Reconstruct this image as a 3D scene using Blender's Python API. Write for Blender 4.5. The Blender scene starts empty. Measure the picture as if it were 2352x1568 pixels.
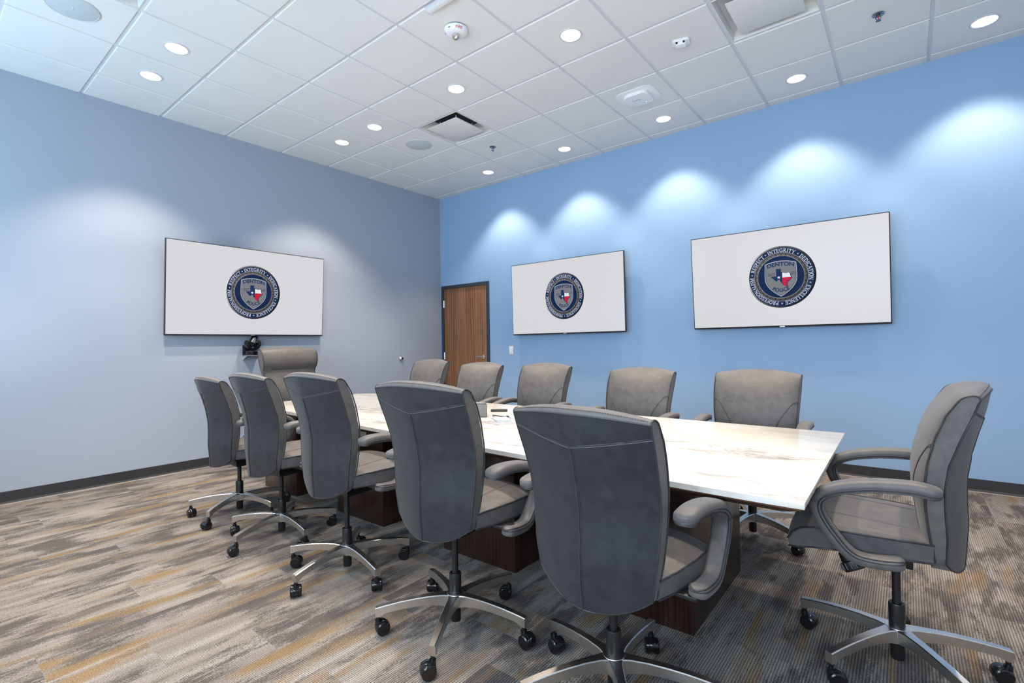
import bpy, bmesh, math, random
from mathutils import Vector, Matrix
random.seed(7)
PI = math.pi
scene = bpy.context.scene
COL = scene.collection
H = 3.588            # ceiling height
T = 0.6096           # ceiling tile
GX, GY = 0.4966, -0.1212   # ceiling grid origin
XMAX, YMIN = 7.35, -6.75

# ------------------------------------------------------------------ materials
def lin(c):
    c = c / 255.0
    return c / 12.92 if c <= 0.04045 else ((c + 0.055) / 1.055) ** 2.4
def rgb(r, g, b):
    return (lin(r), lin(g), lin(b), 1.0)

class NT:
    """tiny node-tree writer"""
    def __init__(self, name):
        self.m = bpy.data.materials.new(name)
        self.m.use_nodes = True
        self.t = self.m.node_tree
        self.b = self.t.nodes['Principled BSDF']
    def n(self, kind, **kw):
        nd = self.t.nodes.new(kind)
        for k, v in kw.items():
            if k == 'inputs':
                for i, val in v.items():
                    if isinstance(val, bpy.types.NodeSocket):
                        self.t.links.new(val, nd.inputs[i])
                    else:
                        nd.inputs[i].default_value = val
            else:
                setattr(nd, k, v)
        return nd
    def link(self, a, b):
        self.t.links.new(a, b)
    def math(self, op, a, b=0.0, c=None, clamp=False):
        nd = self.n('ShaderNodeMath', operation=op, use_clamp=clamp)
        for i, v in enumerate((a, b, c)):
            if v is None:
                continue
            if isinstance(v, bpy.types.NodeSocket):
                self.link(v, nd.inputs[i])
            else:
                nd.inputs[i].default_value = v
        return nd.outputs[0]
    def mix(self, fac, a, b):
        nd = self.n('ShaderNodeMix', data_type='RGBA')
        for sock, v in ((nd.inputs[0], fac), (nd.inputs[6], a), (nd.inputs[7], b)):
            if isinstance(v, bpy.types.NodeSocket):
                self.link(v, sock)
            else:
                sock.default_value = v
        return nd.outputs[2]
    def ramp(self, fac, stops):
        nd = self.n('ShaderNodeValToRGB')
        cr = nd.color_ramp
        while len(cr.elements) < len(stops):
            cr.elements.new(0.5)
        for e, (p, c) in zip(cr.elements, stops):
            e.position = p
            e.color = c if len(c) == 4 else (*c, 1)
        self.link(fac, nd.inputs[0])
        return nd.outputs[0]
    def noise(self, vec, scale, detail=4, rough=0.55, dist=0.0, dims='3D'):
        nd = self.n('ShaderNodeTexNoise', noise_dimensions=dims)
        if vec is not None:
            self.link(vec, nd.inputs['Vector'])
        nd.inputs['Scale'].default_value = scale
        nd.inputs['Detail'].default_value = detail
        nd.inputs['Roughness'].default_value = rough
        nd.inputs['Distortion'].default_value = dist
        return nd.outputs[0]
    def obj(self):
        return self.n('ShaderNodeTexCoord').outputs['Object']
    def scaled(self, vec, s, loc=(0, 0, 0), rot=(0, 0, 0)):
        nd = self.n('ShaderNodeMapping')
        self.link(vec, nd.inputs[0])
        nd.inputs['Scale'].default_value = s
        nd.inputs['Location'].default_value = loc
        nd.inputs['Rotation'].default_value = rot
        return nd.outputs[0]
    def bump(self, h, strength=0.2, dist=0.002):
        nd = self.n('ShaderNodeBump')
        nd.inputs['Strength'].default_value = strength
        nd.inputs['Distance'].default_value = dist
        self.link(h, nd.inputs['Height'])
        self.link(nd.outputs[0], self.b.inputs['Normal'])
    def set(self, **kw):
        for k, v in kw.items():
            s = self.b.inputs[k.replace('_', ' ')]
            if isinstance(v, bpy.types.NodeSocket):
                self.link(v, s)
            else:
                s.default_value = v
        return self

def simple(name, col, rough=0.5, metal=0.0, var=0.06, scale=30, spec=0.5, bump=0.0, coat=0.0):
    k = NT(name)
    o = k.obj()
    n = k.noise(o, scale, 3)
    d = tuple(c * (1 - var) for c in col[:3]) + (1,)
    l = tuple(min(1, c * (1 + var)) for c in col[:3]) + (1,)
    k.set(Base_Color=k.ramp(n, [(0.3, d), (0.7, l)]), Roughness=rough, Metallic=metal)
    k.b.inputs['Specular IOR Level'].default_value = spec
    if coat:
        k.b.inputs['Coat Weight'].default_value = coat
        k.b.inputs['Coat Roughness'].default_value = 0.08
    if bump:
        k.bump(n, bump, 0.001)
    return k.m

def emit(name, col, strength, rough=0.4):
    k = NT(name)
    k.set(Base_Color=(0.8, 0.8, 0.8, 1), Roughness=rough)
    k.b.inputs['Emission Color'].default_value = col
    k.b.inputs['Emission Strength'].default_value = strength
    return k.m

M = {}
def paint(name, col):
    k = NT(name)
    o = k.obj()
    big = k.noise(o, 0.8, 2)
    fine = k.noise(o, 260, 2)
    k.set(Base_Color=k.ramp(big, [(0.3, tuple(c * .985 for c in col[:3]) + (1,)), (0.7, col)]), Roughness=0.62)
    k.b.inputs['Specular IOR Level'].default_value = 0.3
    k.bump(fine, 0.05, 0.0006)
    return k.m
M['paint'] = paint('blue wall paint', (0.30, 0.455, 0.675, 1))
M['paint_left'] = paint('warm lit blue wall paint', (0.355, 0.402, 0.485, 1))  # same blue paint, greyed in the colour to stand in for warm light
M['paint_back'] = paint('pale wall paint', (0.60, 0.62, 0.66, 1))

def tile_mat():
    k = NT('mineral fibre ceiling tile')
    o = k.obj()
    n = k.noise(o, 420, 2)
    n2 = k.noise(o, 2.0, 2)
    k.set(Base_Color=k.ramp(n2, [(0.3, (0.77, 0.77, 0.755, 1)), (0.7, (0.80, 0.80, 0.785, 1))]), Roughness=0.85)
    k.b.inputs['Specular IOR Level'].default_value = 0.2
    k.bump(n, 0.12, 0.0008)
    return k.m
M['tile'] = tile_mat()
M['grid'] = simple('white painted steel grid', (0.66, 0.67, 0.69, 1), 0.45, var=0.02)
M['white_metal'] = simple('white enamelled metal', (0.74, 0.74, 0.71, 1), 0.5, var=0.02)
M['white_plastic'] = simple('white plastic', (0.86, 0.87, 0.88, 1), 0.4, var=0.02)
M['grey_grille'] = simple('pale grey speaker grille', (0.55, 0.60, 0.62, 1), 0.7, var=0.05, scale=900)
M['duct'] = simple('dark duct interior', (0.05, 0.05, 0.05, 1), 0.8)
M['base'] = simple('charcoal rubber baseboard', (0.030, 0.030, 0.034, 1), 0.45, var=0.1)
M['base_toe'] = simple('baseboard toe highlight', (0.46, 0.41, 0.38, 1), 0.6, var=0.05)  # pale strip paints in the highlight along the toe
M['frame'] = simple('slate painted steel frame', (0.032, 0.042, 0.062, 1), 0.4, var=0.05)
M['chrome'] = simple('brushed chrome', (0.72, 0.71, 0.69, 1), 0.28, 1.0, var=0.03)
M['bracket_grey'] = simple('grey painted bracket', (0.30, 0.30, 0.31, 1), 0.45)
M['dark_chrome'] = simple('dark chrome', (0.22, 0.24, 0.28, 1), 0.22, 1.0, var=0.1)
M['steel'] = simple('polished aluminium', (0.66, 0.65, 0.63, 1), 0.3, 1.0, var=0.05, scale=60)
M['black'] = simple('black nylon', (0.010, 0.010, 0.011, 1), 0.38, var=0.15)
M['black_gloss'] = simple('glossy black plastic', (0.008, 0.008, 0.009, 1), 0.15, var=0.1)
M['bezel'] = simple('dark screen bezel', (0.018, 0.020, 0.026, 1), 0.35, var=0.1)
M['dark_wood'] = None
M['red'] = simple('red print', (0.62, 0.03, 0.05, 1), 0.5)
M['grey_leather_box'] = simple('grey leatherette', (0.16, 0.16, 0.165, 1), 0.5, var=0.1)
M['paper'] = simple('white paper', (0.78, 0.80, 0.82, 1), 0.7, var=0.03)
M['blue_card'] = simple('pale grey card cover', (0.36, 0.44, 0.48, 1), 0.5, var=0.08)

def wood(name, dark, mid, light, gscale, rough, axis='z', coat=0.0):
    k = NT(name)
    o = k.obj()
    s = {'z': (gscale, gscale, gscale * 0.06), 'x': (gscale * 0.06, gscale, gscale)}[axis]
    v = k.scaled(o, s)
    big = k.noise(v, 1.0, 3, 0.6, 1.2)
    v2 = k.scaled(o, tuple(c * 9 for c in s))
    fine = k.noise(v2, 1.0, 4, 0.65)
    w = k.n('ShaderNodeTexWave', wave_type='BANDS', bands_direction='X')
    k.link(v, w.inputs[0])
    w.inputs['Scale'].default_value = 0.9
    w.inputs['Distortion'].default_value = 9.0
    w.inputs['Detail'].default_value = 3.0
    w.inputs['Detail Scale'].default_value = 1.2
    f = k.math('ADD', k.math('MULTIPLY', big, 0.45), k.math('ADD', k.math('MULTIPLY', w.outputs[1], 0.22), k.math('MULTIPLY', fine, 0.38)))
    k.set(Base_Color=k.ramp(f, [(0.28, dark), (0.5, mid), (0.74, light)]), Roughness=rough)
    k.bump(fine, 0.08, 0.0008)
    if coat:
        k.b.inputs['Coat Weight'].default_value = coat
        k.b.inputs['Coat Roughness'].default_value = 0.2
    return k.m
M['oak'] = wood('stained oak veneer', rgb(92, 56, 34), rgb(142, 94, 62), rgb(168, 118, 80), 9, 0.4, 'z', 0.15)
M['dark_wood'] = wood('dark wenge veneer', rgb(30, 17, 14), rgb(42, 25, 20), rgb(56, 35, 28), 14, 0.28, 'z', 0.2)
M['brown_wood'] = wood('brown walnut edging', rgb(58, 36, 24), rgb(88, 58, 40), rgb(112, 78, 56), 10, 0.35, 'x')

def leather(name, c0, c1):
    k = NT(name)
    o = k.obj()
    a = k.noise(o, 22, 5, 0.62, 0.6)
    b = k.noise(o, 5, 3, 0.5)
    g = k.noise(o, 700, 2)
    f = k.math('ADD', k.math('MULTIPLY', a, 0.65), k.math('MULTIPLY', b, 0.35))
    k.set(Base_Color=k.ramp(f, [(0.33, c0), (0.66, c1)]), Roughness=k.math('ADD', k.math('MULTIPLY', a, 0.16), 0.42))
    k.b.inputs['Specular IOR Level'].default_value = 0.45
    k.b.inputs['Sheen Weight'].default_value = 0.12
    k.b.inputs['Sheen Roughness'].default_value = 0.5
    k.bump(g, 0.06, 0.0006)
    return k.m
M['leather'] = leather('taupe grey leather', rgb(70, 68, 68), rgb(92, 89, 88))
M['leather_rear'] = leather('shade darkened grey leather', rgb(24, 26, 31), rgb(38, 40, 46))  # same leather, with shade put into the colour for the chair backs
M['piping'] = simple('dark leather piping', (0.026, 0.026, 0.030, 1), 0.5)
M['stitch_and_highlight'] = simple('pale thread and seam highlight', (0.105, 0.105, 0.11, 1), 0.6)

def marble():
    k = NT('cream veined marble')
    o = k.obj()
    v = k.scaled(o, (0.55, 2.1, 1.0), rot=(0, 0, 0.10))
    d = k.noise(v, 1.6, 5, 0.6, 0.8)
    dv = k.n('ShaderNodeVectorMath', operation='MULTIPLY_ADD')
    k.link(v, dv.inputs[0])
    comb = k.n('ShaderNodeCombineXYZ')
    k.link(k.math('MULTIPLY', k.math('SUBTRACT', d, 0.5), 0.9), comb.inputs[1])
    k.link(k.math('MULTIPLY', k.math('SUBTRACT', d, 0.5), 0.5), comb.inputs[0])
    dv.inputs[1].default_value = (1, 1, 1)
    k.link(comb.outputs[0], dv.inputs[2])
    n1 = k.noise(dv.outputs[0], 2.3, 6, 0.62)
    vein = k.math('ABSOLUTE', k.math('SUBTRACT', n1, 0.5))
    veinm = k.ramp(vein, [(0.0, (1, 1, 1)), (0.035, (0.25, 0.25, 0.25)), (0.10, (0, 0, 0))])
    n3 = k.noise(k.scaled(dv.outputs[0], (1.2, 6, 1)), 2.2, 6, 0.7)
    streak = k.ramp(n3, [(0.53, (0, 0, 0)), (0.70, (1, 1, 1))])
    area = k.ramp(k.noise(k.scaled(v, (0.7, 1.3, 1), (2.2, 0.6, 0)), 0.9, 2), [(0.50, (0, 0, 0)), (0.64, (1, 1, 1))])
    gold = k.ramp(k.noise(k.scaled(o, (0.8, 1.6, 1), (3, 1, 0)), 1.4, 5, 0.6, 1.0), [(0.5, (0, 0, 0)), (0.72, (1, 1, 1))])
    base = k.mix(gold, (0.66, 0.65, 0.62, 1), (0.62, 0.57, 0.48, 1))
    f = k.math('MULTIPLY', veinm, k.math('ADD', k.math('MULTIPLY', area, 0.6), 0.22))
    c = k.mix(f, base, (0.22, 0.20, 0.18, 1))
    f2 = k.math('MULTIPLY', k.math('MULTIPLY', streak, area), 0.8)
    c = k.mix(f2, c, (0.33, 0.29, 0.24, 1))
    k.set(Base_Color=c, Roughness=0.14)
    k.b.inputs['Coat Weight'].default_value = 0.1
    k.b.inputs['Coat Roughness'].default_value = 0.05
    return k.m
M['marble'] = marble()

def carpet():
    k = NT('streaked plank carpet')
    o = k.obj()
    sep = k.n('ShaderNodeSeparateXYZ')
    k.link(o, sep.inputs[0])
    X, Y = sep.outputs[0], sep.outputs[1]
    W, L = 0.25, 1.0
    xi = k.math('FLOOR', k.math('DIVIDE', X, W))
    wn = k.n('ShaderNodeTexWhiteNoise', noise_dimensions='1D')
    k.link(xi, wn.inputs['W'])
    yo = k.math('ADD', k.math('DIVIDE', Y, L), k.math('MULTIPLY', wn.outputs['Value'], 1.0))
    yi = k.math('FLOOR', yo)
    cid = k.n('ShaderNodeCombineXYZ')
    k.link(xi, cid.inputs[0]); k.link(yi, cid.inputs[1])
    wn2 = k.n('ShaderNodeTexWhiteNoise', noise_dimensions='2D')
    k.link(cid.outputs[0], wn2.inputs['Vector'])
    off = k.n('ShaderNodeVectorMath', operation='MULTIPLY_ADD')
    k.link(wn2.outputs['Color'], off.inputs[0])
    off.inputs[1].default_value = (37.0, 53.0, 11.0)
    k.link(o, off.inputs[2])
    P = off.outputs[0]
    # broad streaks, running along the plank
    s1 = k.noise(k.scaled(P, (8.0, 2.5, 1)), 1.0, 2, 0.55)
    s2 = k.noise(k.scaled(P, (62, 11.0, 1)), 1.0, 3, 0.62)
    s3 = k.noise(k.scaled(P, (240, 130, 1)), 1.0, 2, 0.75)
    dk = k.math('ADD', k.math('MULTIPLY', s1, 0.52), k.math('ADD', k.math('MULTIPLY', s2, 0.22), k.math('MULTIPLY', s3, 0.26)))
    dmask = k.ramp(dk, [(0.482, (0, 0, 0)), (0.552, (1, 1, 1))])
    tone = k.noise(k.scaled(P, (16, 0.9, 1), (5, 2, 0)), 1.0, 2, 0.5)
    light = k.ramp(tone, [(0.3, rgb(118, 112, 107)), (0.5, rgb(132, 126, 120)), (0.7, rgb(148, 143, 137))])
    o1 = k.noise(k.scaled(P, (9, 1.6, 1), (9, 4, 0)), 1.0, 1, 0.5)
    omask = k.ramp(k.math('ADD', k.math('MULTIPLY', o1, 0.80), k.math('ADD', k.math('MULTIPLY', s2, 0.10), k.math('MULTIPLY', s3, 0.10))), [(0.555, (0, 0, 0)), (0.66, (1, 1, 1))])
    c = k.mix(k.math('MULTIPLY', omask, 0.82), light, rgb(128, 104, 70))
    c = k.mix(k.math('MULTIPLY', k.math('MULTIPLY', dmask, 0.9), k.math('SUBTRACT', 1.0, k.math('MULTIPLY', omask, 0.6))), c, rgb(80, 76, 75))
    # ribs and pile grain
    rib = k.n('ShaderNodeTexWave', wave_type='BANDS', bands_direction='X', wave_profile='SIN')
    k.link(o, rib.inputs[0])
    rib.inputs['Scale'].default_value = 31.0
    rib.inputs['Distortion'].default_value = 0.8
    rib.inputs['Detail'].default_value = 1.0
    rib.inputs['Detail Scale'].default_value = 6.0
    grain = k.noise(k.scaled(o, (300, 170, 1)), 1.0, 2, 0.7)
    g = k.math('ADD', k.math('MULTIPLY', rib.outputs[1], 0.28), k.math('MULTIPLY', grain, 0.72))
    gm = k.ramp(g, [(0.30, (0.38, 0.38, 0.38)), (0.52, (0.98, 0.98, 0.98)), (0.74, (1.55, 1.55, 1.55))])
    mul = k.n('ShaderNodeMix', data_type='RGBA', blend_type='MULTIPLY')
    mul.inputs[0].default_value = 1.0
    k.link(c, mul.inputs[6]); k.link(gm, mul.inputs[7])
    k.set(Base_Color=mul.outputs[2], Roughness=0.95)
    k.b.inputs['Specular IOR Level'].default_value = 0.1
    k.bump(g, 0.45, 0.004)
    return k.m
M['carpet'] = carpet()

WARM = (1.0, 0.84, 0.68)
M['lens'] = emit('lit downlight lens', (1.0, 0.93, 0.84, 1), 5.0)
M['reflector'] = emit('lit downlight reflector', (1.0, 0.93, 0.85, 1), 0.9)
M['blue_led'] = emit('blue led', (0.25, 0.4, 1.0, 1), 4.0)
M['orange_led'] = emit('orange led', (1.0, 0.25, 0.08, 1), 2.0)

def screen_mat():
    k = NT('lit white screen')
    k.set(Base_Color=(0.02, 0.02, 0.02, 1), Roughness=0.28)
    k.b.inputs['Specular IOR Level'].default_value = 0.3
    k.b.inputs['Emission Color'].default_value = rgb(210, 210, 214)
    k.b.inputs['Emission Strength'].default_value = 0.83
    return k.m
M['screen'] = screen_mat()
def emblem_mat():
    k = NT('lit emblem graphic')
    a = k.n('ShaderNodeVertexColor', layer_name='Col')
    k.set(Base_Color=(0.005, 0.005, 0.005, 1), Roughness=0.5)
    k.b.inputs['Specular IOR Level'].default_value = 0.08
    k.link(a.outputs[0], k.b.inputs['Emission Color'])
    k.b.inputs['Emission Strength'].default_value = 0.83
    return k.m
M['emblem'] = emblem_mat()

# ------------------------------------------------------------------ mesh helpers
def obj(name, bm, mats, parent=None, smooth=35, loc=None, rotz=None):
    me = bpy.data.meshes.new(name)
    bmesh.ops.recalc_face_normals(bm, faces=bm.faces)
    bm.to_mesh(me)
    bm.free()
    for m in (mats if isinstance(mats, (list, tuple)) else [mats]):
        me.materials.append(m)
    if smooth:
        for p in me.polygons:
            p.use_smooth = True
        me.set_sharp_from_angle(angle=math.radians(smooth))
    o = bpy.data.objects.new(name, me)
    COL.objects.link(o)
    if parent is not None:
        o.parent = parent
    if loc is not None:
        o.location = loc
    if rotz is not None:
        o.rotation_euler = (0, 0, rotz)
    return o
def thing(name, label, cat, loc=(0, 0, 0), rotz=0, group=None):
    o = bpy.data.objects.new(name, None)
    o.empty_display_size = 0.1
    COL.objects.link(o)
    o.location = loc
    o.rotation_euler = (0, 0, rotz)
    tag(o, label, cat, group)
    return o
def tag(o, label, cat, group=None):
    o['label'] = label
    o['category'] = cat
    if group:
        o['group'] = group
    return o
def struct(name, bm, m, parent=None, smooth=30):
    o = obj(name, bm, m, parent, smooth)
    if parent is None:
        o['kind'] = 'structure'
    return o
def B():
    return bmesh.new()
def box(bm, x0, x1, y0, y1, z0, z1, bev=0.0, mi=0, mat=None, seg=2):
    r = bmesh.ops.create_cube(bm, size=1.0)
    vs = r['verts']
    for v in vs:
        v.co = Vector(((x0 + x1) / 2 + v.co.x * (x1 - x0), (y0 + y1) / 2 + v.co.y * (y1 - y0), (z0 + z1) / 2 + v.co.z * (z1 - z0)))
    fs = list({f for v in vs for f in v.link_faces})
    for f in fs:
        f.material_index = mi
    if bev:
        es = list({e for v in vs for e in v.link_edges})
        rb = bmesh.ops.bevel(bm, geom=es, offset=bev, segments=seg, affect='EDGES', profile=0.5)
        vs = list({v for f in rb['faces'] for v in f.verts} | {v for v in vs if v.is_valid})
        for f in rb['faces']:
            f.material_index = mi
    if mat is not None:
        bmesh.ops.transform(bm, matrix=mat, verts=[v for v in vs if v.is_valid])
    return vs
def cyl(bm, p0, p1, r0, r1=None, n=20, cap=True, mi=0):
    r1 = r0 if r1 is None else r1
    p0, p1 = Vector(p0), Vector(p1)
    d = (p1 - p0)
    q = d.to_track_quat('Z', 'Y')
    a, b = [], []
    for i in range(n):
        t = 2 * PI * i / n
        c = Vector((math.cos(t), math.sin(t), 0))
        a.append(bm.verts.new(p0 + q @ (c * r0)))
        b.append(bm.verts.new(p1 + q @ (c * r1)))
    for i in range(n):
        f = bm.faces.new((a[i], a[(i + 1) % n], b[(i + 1) % n], b[i]))
        f.material_index = mi
    if cap:
        bm.faces.new(a[::-1]).material_index = mi
        bm.faces.new(b).material_index = mi
    return a + b
def lathe(bm, prof, n=32, mat=None, mi=0, close=False):
    """prof: list of (r, z)"""
    rings = []
    for r, z in prof:
        if r < 1e-6:
            rings.append([bm.verts.new((0, 0, z))])
        else:
            rings.append([bm.verts.new((r * math.cos(2 * PI * i / n), r * math.sin(2 * PI * i / n), z)) for i in range(n)])
    for a, b in zip(rings, rings[1:]):
        for i in range(n):
            j = (i + 1) % n
            if len(a) == 1 and len(b) == 1:
                continue
            if len(a) == 1:
                f = bm.faces.new((a[0], b[i], b[j]))
            elif len(b) == 1:
                f = bm.faces.new((a[i], a[j], b[0]))
            else:
                f = bm.faces.new((a[i], a[j], b[j], b[i]))
            f.material_index = mi
    vs = [v for r in rings for v in r]
    if mat is not None:
        bmesh.ops.transform(bm, matrix=mat, verts=vs)
    return vs
def tube(bm, pts, r, n=8, closed=False, cap=True, mi=0):
    pts = [Vector(p) for p in pts]
    N = len(pts)
    rings = []
    up = None
    for i in range(N):
        a = pts[(i - 1) % N] if (closed or i > 0) else pts[i]
        b = pts[(i + 1) % N] if (closed or i < N - 1) else pts[i]
        t = (b - a).normalized()
        if up is None:
            up = t.orthogonal().normalized()
        up = (up - t * up.dot(t)).normalized()
        s = t.cross(up)
        rr = r[i] if isinstance(r, (list, tuple)) else r
        rings.append([bm.verts.new(pts[i] + (up * math.cos(2 * PI * k / n) + s * math.sin(2 * PI * k / n)) * rr) for k in range(n)])
    m = N if closed else N - 1
    for i in range(m):
        a, b = rings[i], rings[(i + 1) % N]
        for k in range(n):
            f = bm.faces.new((a[k], a[(k + 1) % n], b[(k + 1) % n], b[k]))
            f.material_index = mi
    if cap and not closed:
        bm.faces.new(rings[0][::-1]).material_index = mi
        bm.faces.new(rings[-1]).material_index = mi
def prism(bm, poly, z0, z1, bev=0.0, mi=0, mat=None, seg=2):
    a = [bm.verts.new((x, y, z0)) for x, y in poly]
    b = [bm.verts.new((x, y, z1)) for x, y in poly]
    n = len(poly)
    fs = [bm.faces.new(a[::-1]), bm.faces.new(b)]
    for i in range(n):
        fs.append(bm.faces.new((a[i], a[(i + 1) % n], b[(i + 1) % n], b[i])))
    for f in fs:
        f.material_index = mi
    vs = a + b
    if bev:
        es = list({e for f in fs[:2] for e in f.edges})
        rb = bmesh.ops.bevel(bm, geom=es, offset=bev, segments=seg, affect='EDGES', profile=0.5)
        vs = list({v for f in rb['faces'] for v in f.verts} | {v for v in vs if v.is_valid})
    if mat is not None:
        bmesh.ops.transform(bm, matrix=mat, verts=[v for v in vs if v.is_valid])
    return vs
def interp(tab, x):
    if x <= tab[0][0]:
        return tab[0][1]
    for (a, va), (b, vb) in zip(tab, tab[1:]):
        if x <= b:
            t = (x - a) / (b - a)
            return va + (vb - va) * t
    return tab[-1][1]
def smooth_path(pts, n=6):
    """Catmull-Rom resampling of 2D/3D points"""
    P = [Vector(p) for p in pts]
    out = []
    for i in range(len(P) - 1):
        p0 = P[i - 1] if i else P[0] * 2 - P[1]
        p1, p2 = P[i], P[i + 1]
        p3 = P[i + 2] if i + 2 < len(P) else P[-1] * 2 - P[-2]
        for k in range(n):
            t = k / n
            out.append(0.5 * ((2 * p1) + (p2 - p0) * t + (2 * p0 - 5 * p1 + 4 * p2 - p3) * t * t + (3 * p1 - p0 - 3 * p2 + p3) * t ** 3))
    out.append(P[-1])
    return out

# ------------------------------------------------------------------ camera
CAM = Vector((5.8007, -5.4691, 1.2461))
yaw, pitch, roll, FPX = 2.2439, 0.006, -0.015, 1136.1353
fw = Vector((math.cos(yaw) * math.cos(pitch), math.sin(yaw) * math.cos(pitch), math.sin(pitch)))
r0 = fw.cross(Vector((0, 0, 1))).normalized()
u0 = r0.cross(fw)
rr = r0 * math.cos(roll) + u0 * math.sin(roll)
uu = -r0 * math.sin(roll) + u0 * math.cos(roll)
cam = bpy.data.cameras.new('camera')
cam.sensor_width = 36.0
cam.sensor_fit = 'HORIZONTAL'
cam.lens = FPX / 2352 * 36
cam.clip_start = 0.05
co = bpy.data.objects.new('camera', cam)
COL.objects.link(co)
co.matrix_world = Matrix(((rr.x, uu.x, -fw.x, CAM.x), (rr.y, uu.y, -fw.y, CAM.y), (rr.z, uu.z, -fw.z, CAM.z), (0, 0, 0, 1)))
scene.camera = co

# ------------------------------------------------------------------ room shell
bm = B(); box(bm, -0.12, XMAX + 0.12, YMIN - 0.12, 0.12, -0.1, 0.0); struct('floor', bm, M['carpet'], smooth=0)
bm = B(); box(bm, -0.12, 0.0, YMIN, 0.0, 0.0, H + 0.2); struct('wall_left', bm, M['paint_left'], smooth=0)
# right wall, with the door opening
DX0, DX1, DZ = 0.028, 1.028, 2.183
bm = B()
box(bm, -0.12, DX0 + 0.01, 0.0, 0.12, 0.0, H + 0.2)
box(bm, DX1 - 0.01, XMAX, 0.0, 0.12, 0.0, H + 0.2)
box(bm, DX0 + 0.01, DX1 - 0.01, 0.0, 0.12, DZ - 0.01, H + 0.2)
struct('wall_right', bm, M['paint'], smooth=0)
# the two walls behind the camera; the far one has two added, unseen windows for fill daylight
WINS = [(0.35, 1.75, 0.95, 3.05), (3.3, 7.15, 0.9, 2.6)]
bm = B()
xs = [0.0] + [v for q in WINS for v in q[:2]] + [XMAX]
for a, b in zip(xs[0::2], xs[1::2]):
    box(bm, a, b, YMIN - 0.12, YMIN, 0, H + 0.2)
for x0, x1, z0, z1 in WINS:
    box(bm, x0, x1, YMIN - 0.12, YMIN, 0, z0)
    box(bm, x0, x1, YMIN - 0.12, YMIN, z1, H + 0.2)
struct('wall_back', bm, M['paint_back'], smooth=0)
bm = B(); box(bm, XMAX, XMAX + 0.12, YMIN, 0.12, 0, H + 0.2); struct('wall_near', bm, M['paint_back'], smooth=0)
fy0, fy1 = YMIN - 0.09, YMIN - 0.02
for k, (x0, x1, z0, z1) in enumerate(WINS):
    bm = B()
    for x in (x0, (x0 + x1) / 2 - 0.025, x1 - 0.05):
        box(bm, x, x + 0.05, fy0, fy1, z0, z1)
    box(bm, x0, x1, fy0, fy1, z0, z0 + 0.05)
    box(bm, x0, x1, fy0, fy1, z1 - 0.05, z1)
    struct('window_%d' % (k + 1), bm, M['frame'], smooth=0)

# vents and downlights sit in these cells (i along x, j towards the left of the photo)
def cell(i, j):
    x0, x1 = GX + i * T, GX + (i + 1) * T
    y1, y0 = GY - j * T, GY - (j + 1) * T
    return x0, x1, y0, y1
def cc(i, j):
    x0, x1, y0, y1 = cell(i, j)
    return (x0 + x1) / 2, (y0 + y1) / 2
VENTS = [(2, 2), (7, 2), (2, 7)]
LIGHTS = [(i, 0) for i in (1, 3, 5, 7, 9)] + [(i, 3) for i in (0, 1, 3, 5, 7, 9)] + [(i, 6) for i in (0, 1, 3, 5, 7)] + [(i, 9) for i in (1, 3)]
RH = 0.073
bm = B()
gap, drop = 0.012, 0.009
nx, ny = 12, 11
for i in range(-1, nx):
    for j in range(-1, ny):
        x0, x1, y0, y1 = cell(i, j)
        x0, x1 = max(x0, -0.02), min(x1, XMAX + 0.02)
        y0, y1 = max(y0, YMIN - 0.02), min(y1, 0.02)
        if x1 - x0 < 0.03 or y1 - y0 < 0.03 or (i, j) in VENTS:
            continue
        x0 += gap; x1 -= gap; y0 += gap; y1 -= gap
        za, zb = H + 0.003, H - drop
        e = 0.004
        top = [bm.verts.new(p) for p in ((x0, y0, za), (x1, y0, za), (x1, y1, za), (x0, y1, za))]
        mid = [bm.verts.new(p) for p in ((x0, y0, zb + e), (x1, y0, zb + e), (x1, y1, zb + e), (x0, y1, zb + e))]
        bot = [bm.verts.new(p) for p in ((x0 + e, y0 + e, zb), (x1 - e, y0 + e, zb), (x1 - e, y1 - e, zb), (x0 + e, y1 - e, zb))]
        for k in range(4):
            bm.faces.new((top[k], top[(k + 1) % 4], mid[(k + 1) % 4], mid[k]))
            bm.faces.new((mid[k], mid[(k + 1) % 4], bot[(k + 1) % 4], bot[k]))
        if (i, j) in LIGHTS:
            cx, cy = cc(i, j)
            ring = [bm.verts.new((cx + RH * math.cos(2 * PI * k / 32), cy + RH * math.sin(2 * PI * k / 32), zb)) for k in range(32)]
            es = [bm.edges.get((bot[k], bot[(k + 1) % 4])) for k in range(4)]
            es += [bm.edges.new((ring[k], ring[(k + 1) % 32])) for k in range(32)]
            bmesh.ops.triangle_fill(bm, edges=es, use_beauty=True)
        else:
            bm.faces.new(bot)
# steel grid seen in the reveals
for i in range(0, nx):
    x = GX + i * T
    if x < XMAX:
        box(bm, x - gap - 0.001, x + gap + 0.001, YMIN, 0, H - 0.001, H + 0.02, mi=1)
for j in range(0, ny):
    y = GY - j * T
    if y > YMIN:
        box(bm, 0, XMAX, y - gap - 0.001, y + gap + 0.001, H - 0.0012, H + 0.02, mi=1)
for a in ((0, 0.02, YMIN, 0), (XMAX - 0.02, XMAX, YMIN, 0), (0, XMAX, -0.02, 0), (0, XMAX, YMIN, YMIN + 0.02)):
    box(bm, *a, H - 0.002, H + 0.02, mi=1)
box(bm, -0.12, XMAX + 0.12, YMIN - 0.12, 0.12, H + 0.21, H + 0.3, mi=0)
struct('ceiling', bm, [M['tile'], M['grid']], smooth=0)

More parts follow.
